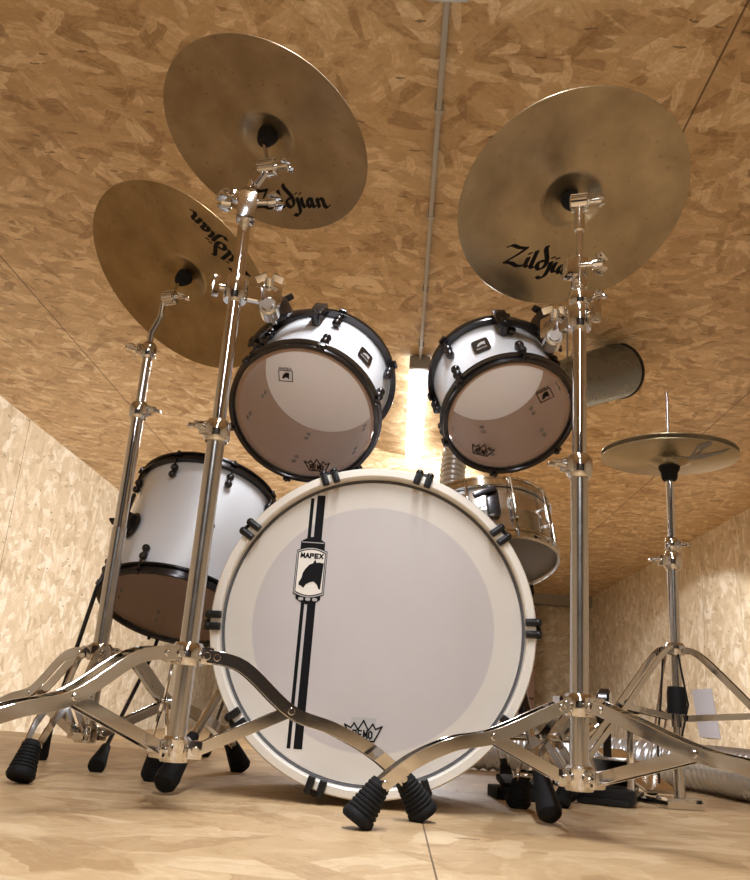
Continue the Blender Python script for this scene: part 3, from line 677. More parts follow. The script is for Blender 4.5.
def tom(root, R, depth, off, nl, hoop_h=.024, hoopmat=None, lug_off=(.042,), badge=None, skip=()):
    hm = hoopmat or m_black_m
    s = MB(); drum_shell(s, R, 0, depth); s.build('shell', [m_white, m_inside], root)
    b = MB(); b.lathe(hoop_profile(R + .009, -.010, -hoop_h * .0 + hoop_h, .007), 96, Matrix.Diagonal((1, 1, -1, 1)) @ Matrix.Translation(V((0, 0, -.002))), closed=True); b.build('hoop', hm, root)
    b = MB(); b.lathe(hoop_profile(R + .009, depth - .008, hoop_h, .007), 96, closed=True); b.build('hoop', hm, root)
    b = MB(); head_disc(b, R + .002, -.004, -1, rise=.003); b.build('clear_head', m_clear, root)
    b = MB(); head_disc(b, R + .002, depth + .004, 1, rise=.003); b.build('coated_head', m_coated, root)
    proto = []
    for kind, zz, dirn in (('bottom', 0, 1), ('top', depth, -1)):
        lu = MB(); zc1 = zz + dirn * .030
        lu.sph((R + .0095, 0, zc1), .0100, sc_=(1, 1, .95)); lu.sph((R + .0095, 0, zc1 + dirn * .021), .0098, sc_=(1, 1, .95)); lu.cyl((R + .009, 0, zc1), (R + .009, 0, zc1 + dirn * .018), .005)
        lu.cyl((R - .004, 0, zc1 + dirn * .009), (R + .01, 0, zc1 + dirn * .009), .005)
        for k in (0, 1): lu.cyl((R - .0105, 0, zc1 + dirn * (.0 + k * .019)), (R - .006, 0, zc1 + dirn * (.0 + k * .019)), .0052, n=10)
        proto.append((lu, zz, dirn, zc1))
    for k in range(nl):
        a = math.radians(off) + 2 * PI * k / nl; Rm = Matrix.Rotation(a, 4, 'Z')
        for q, (lu, zz, dirn, zc1) in enumerate(proto):
            if k == 0:
                o = lu.build('lug', m_black_m, root)
                rod = MB(); rod.cyl((R + .0125, 0, zc1), (R + .0125, 0, zz - dirn * .014), .0028, n=8); rod.cyl((R + .0125, 0, zz - dirn * .010), (R + .0125, 0, zz - dirn * .019), .0045, n=8, bev=.001)
                rod.box(Matrix.Translation(V((R + .014, 0, zz - dirn * .006))), (.013, .018, .008), bev=.003)
                r_ = rod.build('tension_rod', m_black_m, o); proto[q] = (o, zz, dirn, zc1); o.matrix_local = Rm
            else:
                copy_tree(proto[q][0], root, Rm)
    if badge is not None:
        a, zf = badge
        f = Matrix.Rotation(math.radians(a), 4, 'Z') @ Matrix.Translation(V((R + .0012, 0, depth * zf))) @ Matrix.Rotation(PI / 2, 4, 'Y') @ Matrix.Rotation(PI / 2, 4, 'Z')
        bd = MB(); out = []
        for cx, cy, a0 in ((.008, .012, 0), (-.008, .012, 90), (-.008, -.012, 180), (.008, -.012, 270)):
            for j in range(4): aa = math.radians(a0 + 30 * j); out.append((cx + .005 * math.cos(aa), cy + .006 * math.sin(aa)))
        bd.poly([(x * 1.35, y * 1.35) for x, y in out], f, .0016); bo = bd.build('badge', m_black_m, root)
        e = MB(); e.poly([(x * .015 - .009, y * .011 + .009) for x, y in PANTHER], f @ Matrix.Translation(V((0, 0, .0016))), .0006); block_text(e, 'MAPEX', f @ Matrix.Translation(V((0, -.0135, .0016))), .022, .0045, .001)
        e.build('badge_emblem', m_inksilver, bo)

def head_marks(root, fr, mark_px, crown_px, rot_crown=0, rot_mark=0, w=.055, mw=.03):
    o = fr.translation; n = fr.to_3x3() @ V((0, 0, 1)); inv_ = fr.inverted()
    right = M3 @ V((1, 0, 0)); up = M3 @ V((0, 1, 0))
    def plane_fr(px, py, rot):
        c = inv_ @ on_plane(px, py, o, n); R3 = inv_.to_3x3(); x = R3 @ right; x.z = 0; x.normalize(); nn = V((0, 0, -1)); y = nn.cross(x)
        f = Matrix(((x.x, y.x, 0, c.x), (x.y, y.y, 0, c.y), (0, 0, -1, -.0092), (0, 0, 0, 1)))
        return f @ Matrix.Rotation(math.radians(rot), 4, 'Z')
    b = MB(); crown_logo(b, plane_fr(*crown_px, rot_crown), w, .0004); b.build('printed_logo', m_ink, root, flat=True)
    b = MB(); f = plane_fr(*mark_px, rot_mark)
    b.poly([(x * mw * .45 - mw * .3, y * mw * .45 + mw * .2) for x, y in PANTHER], f, .0004)
    for s_ in (((-.5, .42), (.5, .42)), ((-.5, .42), (-.5, -.42)), ((.5, .42), (.5, -.42)), ((-.5, -.42), (.5, -.42))):
        p0, p1 = V(s_[0]) * mw, V(s_[1]) * mw; d = (p1 - p0).normalized() * mw * .03; q = V((-d.y, d.x)); b.poly([tuple(p0 - d - q), tuple(p1 + d - q), tuple(p1 + d + q), tuple(p0 - d + q)], f, .0004)
    block_text(b, 'MAPEX', f @ Matrix.Translation(V((0, mw * .5, 0))), mw * 1.0, mw * .14, mw * .035, .0004)
    b.build('printed_badge', m_ink, root, flat=True)

# ------------------------------------------------------------------ left rack tom
T1 = tilt_frame(304, 414, 1.77, 31, 60)
r1 = thing('rack_tom', 'larger white rack tom above the left side of the bass drum, black hoops, clear head', 'drum', T1, 'white rack toms')
tom(r1, .147, .185, -77, 6, badge=(-44, .5))
head_marks(r1, T1, (287, 374), (318, 464), w=.055, mw=.028)
# right rack tom
T2 = tilt_frame(509, 416, 1.72, 36, 114)
r2 = thing('rack_tom', 'smaller white rack tom above the right side of the bass drum beside the stand', 'drum', T2, 'white rack toms')
tom(r2, .124, .165, -76, 6, badge=(-107, .52))
head_marks(r2, T2, (544, 393), (481, 448), rot_crown=-20, rot_mark=28, w=.05, mw=.028)

def tom_mount(root, fr, R, depth, a0, a1, zf, ang_block):
    """suspension bracket arching round the shell"""
    b = MB(); z = depth * zf
    b.lathe([(R + .026, z - .017), (R + .031, z - .017), (R + .034, z - .008), (R + .034, z + .008), (R + .031, z + .017), (R + .026, z + .017), (R + .023, z)], 28, closed=True, a0=math.radians(a0), a1=math.radians(a1))
    for a in (a0 + 3, a1 - 3):
        Rm = Matrix.Rotation(math.radians(a), 4, 'Z')
        b.cyl(Rm @ V((R + .001, 0, z)), Rm @ V((R + .036, 0, z)), .009, n=14, bev=.002)
        b.box(Rm @ Matrix.Translation(V((R + .022, 0, z + .03))), (.014, .028, .06), bev=.004)
    Rm = Matrix.Rotation(math.radians(ang_block), 4, 'Z')
    b.box(Rm @ Matrix.Translation(V((R + .045, 0, z))), (.036, .046, .05), bev=.008)
    o = b.build('suspension_bracket', m_black_m, root)
    w = MB(); q = Rm @ V((R + .06, .0, z + .03)); w.cyl(Rm @ V((R + .045, 0, z + .02)), Rm @ V((R + .045, 0, z + .05)), .008); w.box(Rm @ Matrix.Translation(V((R + .05, 0, z + .056))) @ Matrix.Rotation(.4, 4, 'X'), (.014, .045, .012), bev=.004)
    w.build('bracket_wing', m_black, o)
    return fr @ (Rm @ V((R + .062, 0, z)))
mL = tom_mount(r1, T1, .147, .185, -150, -90, .68, -118)
mR = tom_mount(r2, T2, .124, .165, -86, -30, .68, -52)

def tom_clamp(label, P0, z, r, side, target, d2):
    """clamp on a stand pole with an arm and ratchet reaching the tom bracket"""
    P = V((P0[0], P0[1], z)); t = thing('tom_clamp', label, 'clamp', P, 'tom clamps on the front stands'); I = t.matrix_world.inverted(); sd = V(side).normalized()
    e = P + sd * .062
    b = MB(); b.lathe([(r, -.022), (r + .008, -.022), (r + .010, -.016), (r + .010, .016), (r + .008, .022), (r, .022)], 24)
    b.strip([I @ (P + sd * r), I @ (P + sd * .03), I @ e], V((0, 0, 1)), .03, .014); 
    b.box(frame(I @ e, sd, V((0, 0, 1))), (.04, .034, .036), bev=.008)
    b.build('clamp_body', m_chrome, t)
    w = MB(); w.cyl(I @ P, I @ (P - sd * .03), .006); w.box(frame(I @ (P - sd * .036), sd, V((0, 0, 1))), (.036, .018, .013), bev=.004); w.build('wing_nut', m_chrome, t)
    w = MB(); wing_nut(w, I @ (e + V((0, -.02, .012))), V((0, -.5, 1)), 1.1); w.build('wing_nut', m_chrome, t)
    g = MB(); g.cyl(I @ (e + V((0, -.02, -.024))), I @ (e + V((0, .02, -.024))), .017, n=20, bev=.003); g.cyl(I @ (e + V((0, -.024, -.024))), I @ (e + V((0, .024, -.024))), .010, n=16); g.build('ratchet', m_chrome2, t)
    rod = MB(); T = I @ V(target); k = I @ (e + V((0, .01, -.024))); mid = k + V(d2)
    rod.tube([V(p) for p in [k, k.lerp(mid, .5), k.lerp(mid, .9), mid.lerp(T, .1), mid.lerp(T, .5), T]], .0052, 12); rod.build('rod', m_chrome, t)
    return t
zA = atY(233, 290, 1.35).z
tom_clamp('chrome clamp on the left stand pole carrying the larger rack tom', A0, zA, .0115, (.9, .35, 0), mL, (.0, .06, .006))
zB = atY(570, 318, 1.40).z
tom_clamp('chrome clamp on the right stand pole carrying the smaller rack tom', B0, zB, .012, (-.6, .75, .0), mR, (.0, .05, .006))

# ------------------------------------------------------------------ bass drum
bc = atY(372, 633, 1.585); bc.z = .308
YB0 = 1.585
fb_ = Matrix(((1, 0, 0, bc.x), (0, 0, -1, YB0), (0, 1, 0, bc.z), (0, 0, 0, 1)))   # local x right, y up, z towards the camera
fb_ = fb_ @ Matrix.Rotation(math.radians(-1.4), 4, 'X')
rb = thing('bass_drum', 'large white bass drum standing in the middle, striped front head facing the camera', 'drum', fb_)
RB = .278
s = MB(); s.lathe([(RB, -.02), (RB, -.40), (RB - .008, -.40), (RB - .008, -.02)], 128, closed=True, mis=[0, 1, 1, 1]); s.build('shell', [m_white, m_inside], rb)
for z0 in (-.037, -.425):
    h = MB(); h.lathe([(.2775, z0), (.295, z0 + .001), (.2965, z0 + .004), (.2965, z0 + .038), (.294, z0 + .042), (.2815, z0 + .042), (.2785, z0 + .039), (.2775, z0 + .030)], 160, closed=True); h.build('hoop', m_hoopw, rb)
h = MB(); h.lathe([(.0005, -.016), (.272, -.016), (.2735, -.018), (.2735, -.0195), (.0005, -.0195)], 128); bh = h.build('front_head', m_basshead, rb)
h = MB(); h.lathe([(.2735, -.0155), (.2745, -.0135), (.2778, -.0135), (.2778, -.021), (.2735, -.021)], 128, closed=True); h.build('head_rim', m_bearing, bh)
h = MB(); h.lathe([(.0005, -.406), (.279, -.406), (.279, -.410), (.0005, -.410)], 96); h.build('rear_head', m_coated, rb)
FR = Matrix.Translation(V((0, 0, -.0160)))
def chord(x0, x1, ylo=None):
    R_ = .270; y = math.sqrt(R_ ** 2 - max(abs(x0), abs(x1)) ** 2); return [(x0, -y if ylo is None else ylo), (x1, -y if ylo is None else ylo), (x1, y), (x0, y)]
sx0 = -.122
g = MB(); g.poly(chord(sx0 - .014, sx0 - .0075, -.222), FR, .0005); g.poly(chord(sx0 - .002, sx0 + .0135, -.222), FR, .0005); stp = g.build('stripe', m_ink, bh, flat=True)
# badge: dark backing with caps, silver frame, white field, cat head and word
FB = Matrix.Translation(V((sx0 - .002, .092, -.0155)))
def rrect(w, h, bow=0, n=8):
    out = [(-w / 2 + w * i / n, h / 2 + bow * math.sin(PI * i / n)) for i in range(n + 1)]
    out += [(w / 2 - w * i / n, -h / 2 - bow * math.sin(PI * i / n)) for i in range(n + 1)]
    return out
g = MB(); g.poly(rrect(.046, .108, .010), FB @ Matrix.Translation(V((0, .002, 0))), .0004); bb = g.build('badge', m_ink, bh, flat=True)
bf = MB()
bf.poly(rrect(.058, .082, .007), FB @ Matrix.Translation(V((0, -.002, .0004))), .0003, 0)
bf.poly(rrect(.0555, .0795, .0068), FB @ Matrix.Translation(V((0, -.002, .0007))), .0002, 1)
bf.poly(rrect(.052, .076, .0065), FB @ Matrix.Translation(V((0, -.002, .0009))), .0002, 0)
bf.poly(rrect(.049, .073, .0063), FB @ Matrix.Translation(V((0, -.002, .0011))), .0002, 2)
bf.poly([(-.021, .050), (.021, .050), (.021, .0515), (-.021, .0515)], FB @ Matrix.Translation(V((0, .004, .0006))), .0004, 1)
for dx in (-.013, 0, .013): bf.poly(rrect(.009, .004, .001), FB @ Matrix.Translation(V((dx, -.0520, .0006))), .0004, 1)
bf.build('badge_frame', [m_ink, m_inksilver, m_hoopw], bh, flat=True)
g = MB(); block_text(g, 'MAPEX', FB @ Matrix.Translation(V((.001, .0255, .0014))), .044, .0075, .0026, .0004)
g.poly([(x * .0350 - .0208, y * .0440 + .012) for x, y in PANTHER], FB @ Matrix.Translation(V((0, 0, .0014))), .0004)
g.build('badge_print', m_ink, bh, flat=True)
g = MB(); FL = Matrix.Translation(V((-.004, -.186, -.0155)))
g.poly(rrect(.044, .042), FL @ Matrix.Translation(V((0, .004, -.0003))), .0003, 1); crown_logo(g, FL, .066, .0005); g.build('crown_print', [m_ink, simple('pale_grey_ink', (.42, .41, .41), .5)], bh, flat=True)
# claws
cl = MB()
for sg in (-1, 1):
    cl.box(Matrix.Translation(V((.2865, sg * .0105, .0065))), (.022, .0135, .012), bev=.0035); cl.cyl((.276, sg * .0105, .0065), (.2985, sg * .0105, .0065), .0068, n=14, bev=.002)
    cl.box(Matrix.Translation(V((.3000, sg * .0105, -.012))), (.011, .0125, .04), bev=.003)
    cl.sph((.299, sg * .0105, .005), .0080)
cl.box(Matrix.Translation(V((.2995, 0, -.024))), (.012, .033, .034), bev=.004)
rod = MB(); rod.cyl((.302, 0, -.018), (.302, 0, -.13), .003, n=8); rod.cyl((.302, 0, -.012), (.302, 0, -.03), .006, n=12, bev=.002)
lug = MB(); lug.sph((.292, 0, -.125), .013, sc_=(1, 1, 1.1)); lug.sph((.292, 0, -.152), .013, sc_=(1, 1, 1.1)); lug.cyl((.272, 0, -.138), (.294, 0, -.138), .010)
base = None
for k in range(10):
    Rm = Matrix.Rotation(math.radians(90 - 18 - 36 * k + 2.5), 4, 'Z')
    if base is None:
        base = cl.build('claw', m_black, rb); rod.build('tension_rod', m_black_m, base); lug.build('lug', m_black_m, base); base.matrix_local = Rm
    else: copy_tree(base, rb, Rm)
# spurs
Ib = fb_.inverted()
for (px, py), top in (((161, 795), V((-.29, 1.80, .30))), ((551, 826), V((.235, 1.80, .27)))):
    fpt = ground(px, py); fpt.z = .012; k = Ib @ top; e = Ib @ fpt; d = (e - k).normalized(); L = (e - k).length
    inn = Ib @ V((bc.x + (top.x - bc.x) * .90, top.y + .0, bc.z + (top.z - bc.z) * .8))
    b = MB(); b.cyl(inn, k, .02, n=18, bev=.004); b.cyl(k - d * .04, k + d * (L * .42), .0135, n=18, bev=.003); sp_ = b.build('spur', m_black_m, rb)
    b = MB(); b.cyl(k + d * (L * .42), k + d * (L - .08), .0085, n=16); b.build('spur_tube', m_chrome, sp_)
    b = MB(); b.lathe([(.001, 0), (.010, 0), (.0115, .01), (.019, .075), (.0215, .095), (.020, .108), (.012, .116), (.001, .118)], 22, frame(k + d * (L - .115), d)); b.build('rubber_tip', m_rubber, sp_)

# ------------------------------------------------------------------ floor tom
FT = tilt_frame(174, 607, 2.06, 65, 75)
rf_ = thing('floor_tom', 'deep white floor tom on three legs, left of the bass drum behind the poles', 'drum', FT)
RF = .172
tom(rf_, RF, .315, -72, 8, hoop_h=.026)
If = FT.inverted()
b = MB()
def ft_ang(px, py):   # angle round the shell of a point seen on its near side
    best = None
    for a in range(0, 360, 3):
        for zf in (.15, .3, .45, .6, .75):
            q = FT @ V((RF * math.cos(math.radians(a)), RF * math.sin(math.radians(a)), .315 * zf)); c = M3.transposed() @ (q - CAM)
            u, v = 375 - c.x / c.z * F, 440 + c.y / c.z * F; nn = FT.to_3x3() @ V((math.cos(math.radians(a)), math.sin(math.radians(a)), 0))
            if nn.dot(CAM - q) < 0: continue
            dd = (u - px) ** 2 + (v - py) ** 2
            if best is None or dd < best[0]: best = (dd, a, zf)
    return best[1], best[2]
aL, zL = ft_ang(135, 525); 
print('floor tom bracket', aL, zL)
for (ang, foot) in ((aL, ground(40, 760)), (aL - 115, ground(97, 772)), (aL + 125, ground(205, 757))):
    Rm = Matrix.Rotation(math.radians(ang), 4, 'Z'); z = .315 * .42
    b = MB(); b.cyl(Rm @ V((RF, 0, z)), Rm @ V((RF + .012, 0, z)), .034, n=24, bev=.004); b.box(Rm @ Matrix.Translation(V((RF + .022, 0, z))), (.024, .026, .05), bev=.005)
    wing_nut(b, Rm @ V((RF + .022, -.012, z)), Rm.to_3x3() @ V((.2, -1, 0)), 1.2)
    br = b.build('leg_bracket', m_black_m, rf_)
    fp = If @ (foot + V((0, 0, .02))); p0 = Rm @ V((RF + .026, 0, z + .08)); p1 = Rm @ V((RF + .026, 0, z - .14)); p2 = Rm @ V((RF + .03, 0, z - .18))
    l = MB(); l.tube([p0, p1, p2, p2.lerp(fp, .5), fp], .005, 10); 
    lg = l.build('leg', m_black_m, rf_)
    dd = (fp - p2).normalized(); r = MB(); r.lathe([(.001, -.05), (.010, -.05), (.012, -.03), (.018, .008), (.017, .018), (.001, .02)], 16, frame(fp, dd)); r.build('rubber_foot', m_rubber, lg)
aV, zV = ft_ang(211, 527)
b = MB(); Rm = Matrix.Rotation(math.radians(aV), 4, 'Z'); b.cyl(Rm @ V((RF, 0, .315 * zV)), Rm @ V((RF + .006, 0, .315 * zV)), .009, n=16, bev=.002); b.build('air_vent', m_black_m, rf_)

# ------------------------------------------------------------------ snare
SN = tilt_frame(487, 563, 2.2, 66, 97)
rs = thing('snare_drum', 'shallow chrome snare drum behind the right shoulder of the bass drum', 'drum', SN)
RS, DS = .172, .135
s = MB(); s.lathe([(RS, 0), (RS, DS * .45), (RS + .002, DS * .5), (RS, DS * .55), (RS, DS), (RS - .004, DS), (RS - .004, 0)], 96, closed=True); s.build('shell', m_chrome2, rs)
b = MB(); b.lathe(hoop_profile(RS + .009, -.008, .024, .006), 96, Matrix.Diagonal((1, 1, -1, 1)), closed=True); b.build('hoop', m_chrome, rs)
b = MB(); b.lathe(hoop_profile(RS + .009, DS - .008, .026, .006), 96, closed=True); b.build('hoop', m_chrome, rs)
b = MB(); head_disc(b, RS + .003, -.004, -1, rise=.003); b.build('snare_side_head', simple('hazy_head', (.16, .15, .145), .35), rs)
b = MB(); head_disc(b, RS + .003, DS + .004, 1, rise=.003); b.build('coated_head', m_coated, rs)
base = None
for k in range(10):
    Rm = Matrix.Rotation(2 * PI * k / 10 + .12, 4, 'Z')
    if base is None:
        b = MB(); b.cyl((RS + .013, 0, DS * .26), (RS + .013, 0, DS * .74), .0055, n=12, bev=.001)
        for zz in (.32, .68): b.cyl((RS - .001, 0, DS * zz), (RS + .013, 0, DS * zz), .0045, n=10)
        base = b.build('lug', m_chrome, rs); r = MB(); r.cyl((RS + .013, 0, -.012), (RS + .013, 0, DS + .014), .0026, n=8); r.build('tension_rod', m_chrome, base); base.matrix_local = Rm
    else: copy_tree(base, rs, Rm)
b = MB(); Rm = Matrix.Rotation(math.radians(-82), 4, 'Z'); b.box(Rm @ Matrix.Translation(V((RS + .012, 0, DS * .55))), (.022, .03, .07), bev=.005); b.box(Rm @ Matrix.Translation(V((RS + .028, -.02, DS * .72))) @ Matrix.Rotation(.3, 4, 'X'), (.012, .06, .014), bev=.004)
b.build('strainer', m_black_m, rs)
# snare stand
sc0 = SN @ V((0, 0, -.03)); S0 = (sc0.x, sc0.y + .02)
ss = thing('snare_stand', 'chrome basket stand under the snare drum, mostly hidden by the bass drum', 'snare stand', (S0[0], S0[1], 0)); I = ss.matrix_world.inverted()
zt = sc0.z - .09
b = MB(); b.cyl((0, 0, .08), (0, 0, zt - .04), .012, n=20); b.cyl((0, 0, zt - .05), I @ (SN @ V((0, 0, -.07))), .009, n=16); b.sph((0, 0, zt - .04), .02); b.build('pole', m_chrome, ss)
hubp = SN @ V((0, 0, -.065))
for a in (55, 165, 268):
    Rm = Matrix.Rotation(math.radians(a), 4, 'Z'); e0 = I @ (SN @ (Rm @ V((RS - .02, 0, -.030)))); e1 = I @ (SN @ (Rm @ V((RS + .022, 0, -.020)))); e2 = I @ (SN @ (Rm @ V((RS + .024, 0, .012)))); h0 = I @ hubp
    b = MB(); b.strip([h0, h0.lerp(e0, .6), e0, e1, e2], (I.to_3x3() @ (SN.to_3x3() @ (Rm.to_3x3() @ V((0, 1, 0))))), .012, .006); ar = b.build('basket_arm', m_chrome, ss)
    b = MB(); b.box(frame(e1, e2 - e1), (.02, .026, .04), bev=.006); b.build('rubber_grip', m_rubber, ar)
for a in (-50, 70, 190):
    d = V((math.cos(math.radians(a)), math.sin(math.radians(a)), 0)); b = MB(); sd = V((-d.y, d.x, 0))
    for sg in (-1, 1): b.strip([d * .02 + sd * sg * .01 + V((0, 0, .26)), d * .12 + sd * sg * .01 + V((0, 0, .18)), d * .25 + sd * sg * .01 + V((0, 0, .045))], sd, .003, .014)
    l = b.build('leg', m_chrome, ss); b = MB(); rubber_foot(b, d * .24 + V((0, 0, .055)), d * .275 + V((0, 0, .006)), .016); b.build('rubber_foot', m_rubber, l)

# ------------------------------------------------------------------ pedals
def pedal(label, P, yaw, sc_=1.0, beater=True):
    t = thing('bass_pedal', label, 'pedal', Matrix.Translation(V(P)) @ Matrix.Rotation(yaw, 4, 'Z'), 'kick pedals behind the bass drum')
    b = MB(); b.box(Matrix.Translation(V((0, .14, .008))), (.11, .36, .012), bev=.003); b.box(Matrix.Translation(V((0, 0, .02))), (.13, .05, .03), bev=.005); b.build('base_plate', m_black, t)
    b = MB(); b.box(Matrix.Translation(V((0, .16, .06))) @ Matrix.Rotation(-.28, 4, 'X'), (.085, .24, .008), bev=.003); b.box(Matrix.Translation(V((0, .30, .022))), (.085, .05, .02), bev=.004); b.build('foot_board', m_chrome2, t)
    for sx in (-.055, .055):
        b = MB(); b.box(Matrix.Translation(V((sx, 0, .11))), (.014, .024, .2), bev=.003); b.build('post', m_chrome, t)
    b = MB(); b.cyl((-.075, 0, .2), (.075, 0, .2), .008, n=14); b.cyl((-.014, 0, .2), (.014, 0, .2), .043, n=28, bev=.005); b.cyl((.04, 0, .2), (.06, 0, .2), .022, n=20, bev=.003); b.build('cam', m_black_m, t)
    b = MB(); b.strip([V((0, .034, .2)), V((0, .045, .14)), V((0, .05, .088))], (1, 0, 0), .018, .006); b.build('chain', m_black_m, t)
    if beater:
        b = MB(); b.cyl((0, 0, .2), (0, .03, .34), .0035, n=10); b.build('beater_shaft', m_chrome, t); b = MB(); b.cyl((0, .055, .338), (0, .0, .345), .024, n=20, bev=.008); b.build('beater_head', m_black, t)
    return t
pedal('kick pedal clamped at the back of the bass drum, hidden from the front', (bc.x, 2.075, 0), 0)
sp0 = atY(585, 790, 2.0)
pedal('second kick pedal on the floor between the right stand pole and hi-hat', (.47, 2.02, 0), -.35, beater=False)
cb = MB(); cb.tube([(.47, 2.0, .17), (.40, 1.99, .13), (.2, 2.11, .12), (bc.x + .085, 2.09, .19)], .008, 12); cb.tube([(.44, 2.0, .155), (.41, 1.99, .137)], .014, 12); tag(cb.build('drive_shaft', m_chrome), 'chrome drive shaft linking the two kick pedals low behind the bass drum', 'shaft')
# black pedal plate on the floor, right of the bass drum
b = MB(); q = ground(515, 783); b.box(frame(V((.285, 1.99, .012)), V((0, 0, 1)), V((.9, .1, 0))), (.13, .1, .024), bev=.005); b.box(frame(V((.285, 1.99, .035)), V((0, -.2, 1)), V((.9, .1, 0))), (.10, .07, .012), bev=.004)
tag(b.build('rubber_block', m_rubber), 'flat black block lying on the floor beside the right spur', 'block')

# ------------------------------------------------------------------ ducts
def corrugated(pts, r, pitch=.016, amp=.006, n=26):
    # resample the path, ripple the radius
    ps = [V(p) for p in pts]; out = []
    for i in range(len(ps) - 1):
        p0 = ps[max(i - 1, 0)]; p1 = ps[i]; p2 = ps[i + 1]; p3 = ps[min(i + 2, len(ps) - 1)]
        for j in range(12):
            t = j / 12; out.append(.5 * (2 * p1 + (p2 - p0) * t + (2 * p0 - 5 * p1 + 4 * p2 - p3) * t * t + (3 * p1 - p0 - 3 * p2 + p3) * t ** 3))
    out.append(ps[-1]); fin = [out[0]]; step = pitch / 4; acc = 0
    for a, b in zip(out, out[1:]):
        L = (b - a).length; s_ = step - acc
        while s_ <= L: fin.append(a.lerp(b, s_ / L)); s_ += step
        acc = (L - (s_ - step))
    rs = [r + amp * math.sin(2 * PI * i / 4) for i in range(len(fin))]
    return fin, rs
fd0 = [ground(800, 800), ground(752, 803), ground(700, 787), ground(640, 770), V((.62, 3.35, 0))]
rr = .066
path = [V((1.35, 1.98, rr)), V((.99, 2.20, rr)), V((.90, 2.62, rr)), V((.72, 2.84, rr)), V((.40, 2.88, rr)), V((-.25, 2.92, rr))]
pf, rs_ = corrugated(path, rr - .004, pitch=.03, amp=.0035)
tag(MB().tube(pf, rs_, 28).build('flexible_duct', m_foil, ang=80), 'silver spiral duct lying on the floor at the right behind the hi-hat', 'duct')
# hanging hood with hose
YH = 4.45
hd = thing('ventilation_hood', 'curved grey metal duct mouth under the ceiling, right of the upright stand', 'duct hood', atY(575, 385, YH)); I = hd.matrix_world.inverted()
ax0 = atY(556, 388, YH - .12); ax1 = atY(618, 371, YH + .22)
dv = (ax1 - ax0).normalized()
b = MB(); fr = frame(I @ ax0, dv); L = (ax1 - ax0).length
b.lathe([(.11, 0), (.135, L * .12), (.15, L * .3), (.158, L), (.161, L + .004), (.161, L + .016), (.153, L + .016), (.150, L - .01), (.142, L * .3), (.104, .0)], 48, fr, closed=True); hb_ = b.build('hood', m_galv, hd)
b = MB(); b.lathe([(.157, L - .004), (.166, L - .002), (.166, L + .014), (.157, L + .016)], 48, fr, closed=True); b.build('rim', m_black, hd)
b = MB(); top = ax1 - dv * .12; b.cyl(I @ (top + V((0, 0, .1))), I @ V((top.x, top.y, H)), .006, n=10); top = ax0 + dv * .1; b.cyl(I @ (top + V((0, 0, .1))), I @ V((top.x, top.y, H)), .006, n=10); b.build('hanger', m_grey, hd)
hp = [ax0 + dv * .02, ax0 - dv * .16, atY(500, 425, YH + .25), atY(462, 440, YH + .25), atY(453, 470, YH + .2), atY(452, 520, YH + .1), atY(452, 580, YH), V((.22, YH, ZF + .02))]
hf, hr = corrugated([I @ p for p in hp], .066, pitch=.034, amp=.006)
MB().tube(hf, hr, 26).build('corrugated_hose', m_foil, hd, ang=80)

# paper sheet pinned to the right wall
yp = XR / (ray(694, 690).x / ray(694, 690).y)
c0 = CAM + ray(692, 692) * (XR / ray(692, 692).x); c1 = CAM + ray(712, 692) * (XR / ray(712, 692).x)
zt_ = (CAM + ray(690, 690) * (XR / ray(690, 690).x)).z; zb_ = (CAM + ray(700, 737) * (XR / ray(700, 737).x)).z
b = MB(); n = 8
vs = []
for i in range(n + 1):
    u = i / n
    for z in (zt_, zb_):
        yy = c0.y + (c1.y - c0.y) * u - (.2 if z == zb_ else 0)
        vs.append(V((XR - .004 - .012 * math.sin(PI * u), yy, z)))
for i in range(n + 1):
    for k in (0, 1): q = vs[i * 2 + k].copy(); q.x += .002; vs.append(q)
fs = [(i * 2, i * 2 + 1, i * 2 + 3, i * 2 + 2) for i in range(n)] + [tuple(reversed([2 * n + 2 + j for j in (i * 2, i * 2 + 1, i * 2 + 3, i * 2 + 2)])) for i in range(n)]
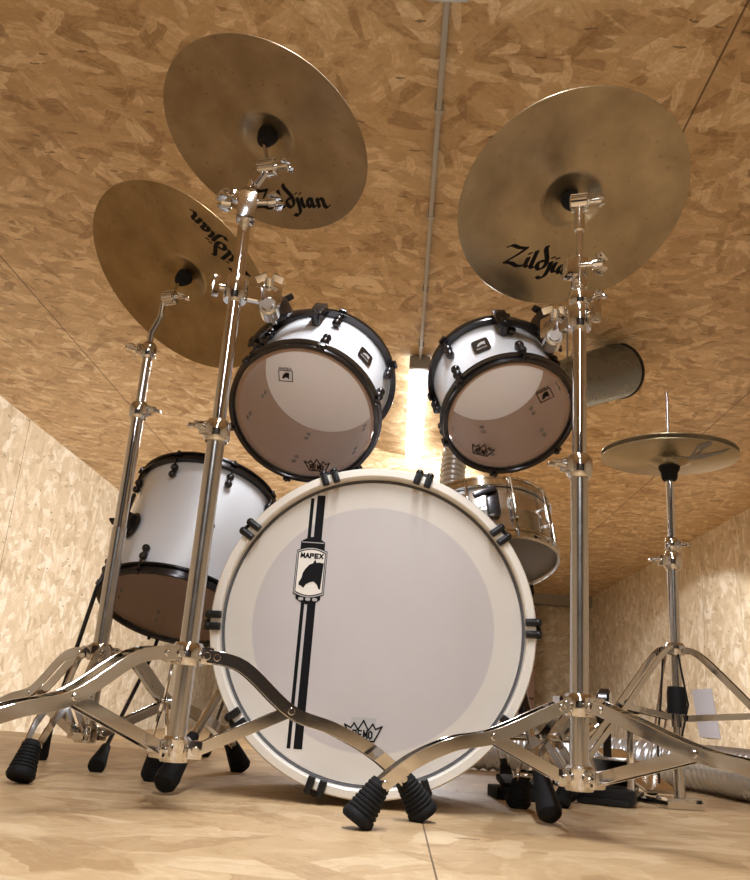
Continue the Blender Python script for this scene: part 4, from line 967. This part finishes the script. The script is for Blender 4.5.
fs += [(i * 2, i * 2 + 2, 2 * n + 4 + i * 2, 2 * n + 2 + i * 2) for i in range(n)] + [(i * 2 + 1, i * 2 + 3, 2 * n + 5 + i * 2, 2 * n + 3 + i * 2) for i in range(n)]
b.add(vs, fs); tag(b.build('paper_sheet', m_paper), 'pale sheet of paper on the wooden right wall behind the hi-hat legs', 'paper')

# ------------------------------------------------------------------ light
def area(name, loc, rot, sx, sy, e, col=(1, .95, .88)):
    l = bpy.data.lights.new(name, 'AREA'); l.shape = 'RECTANGLE'; l.size = sx; l.size_y = sy; l.energy = e; l.color = col
    o = bpy.data.objects.new(name, l); COL.objects.link(o); o.location = loc; o.rotation_euler = rot; return o
def spot(name, loc, target, e, size, blend, rad=.08, col=(1, .93, .84)):
    l = bpy.data.lights.new(name, 'SPOT'); l.energy = e; l.spot_size = math.radians(size); l.spot_blend = blend; l.shadow_soft_size = rad; l.color = col
    o = bpy.data.objects.new(name, l); COL.objects.link(o); o.location = loc; o.rotation_euler = (V(target) - V(loc)).to_track_quat('-Z', 'Y').to_euler(); return o
w = bpy.data.worlds.new('world'); sc.world = w; w.use_nodes = True
w.node_tree.nodes['Background'].inputs[0].default_value = (.9, .85, .8, 1); w.node_tree.nodes['Background'].inputs[1].default_value = .0
LC = (.93, .96, 1.0)
for y0, y1, e in ((4.92, 7.1, 75), (-.25, 1.9, 75), (-3.1, -.9, 65), (10.2, 12.4, 70)):  # last two are added fill without a lamp, behind camera and far end
    area('batten_and_fill_light', (LX, (y0 + y1) / 2, H - .138), (0, 0, 0), .11, y1 - y0 - .1, e, LC)
spot('added_wall_fill_left', (1.2, 7.6, 1.7), (-3.2, 8.0, .8), 640, 120, .5, col=LC)  # added spot with no fixture, brightens the left wall
spot('added_wall_fill_right', (.8, 6.5, 1.8), (3.3, 9.5, -.4), 480, 60, .15, .06, col=LC)  # added too, no lamp there: makes the bright lower patch on the right wall

sc.view_settings.view_transform = 'Standard'; sc.view_settings.look = 'None'; sc.view_settings.gamma = 1; sc.view_settings.use_curve_mapping = False
sc.view_settings.exposure = -0.08
sc.cycles.max_bounces = 8
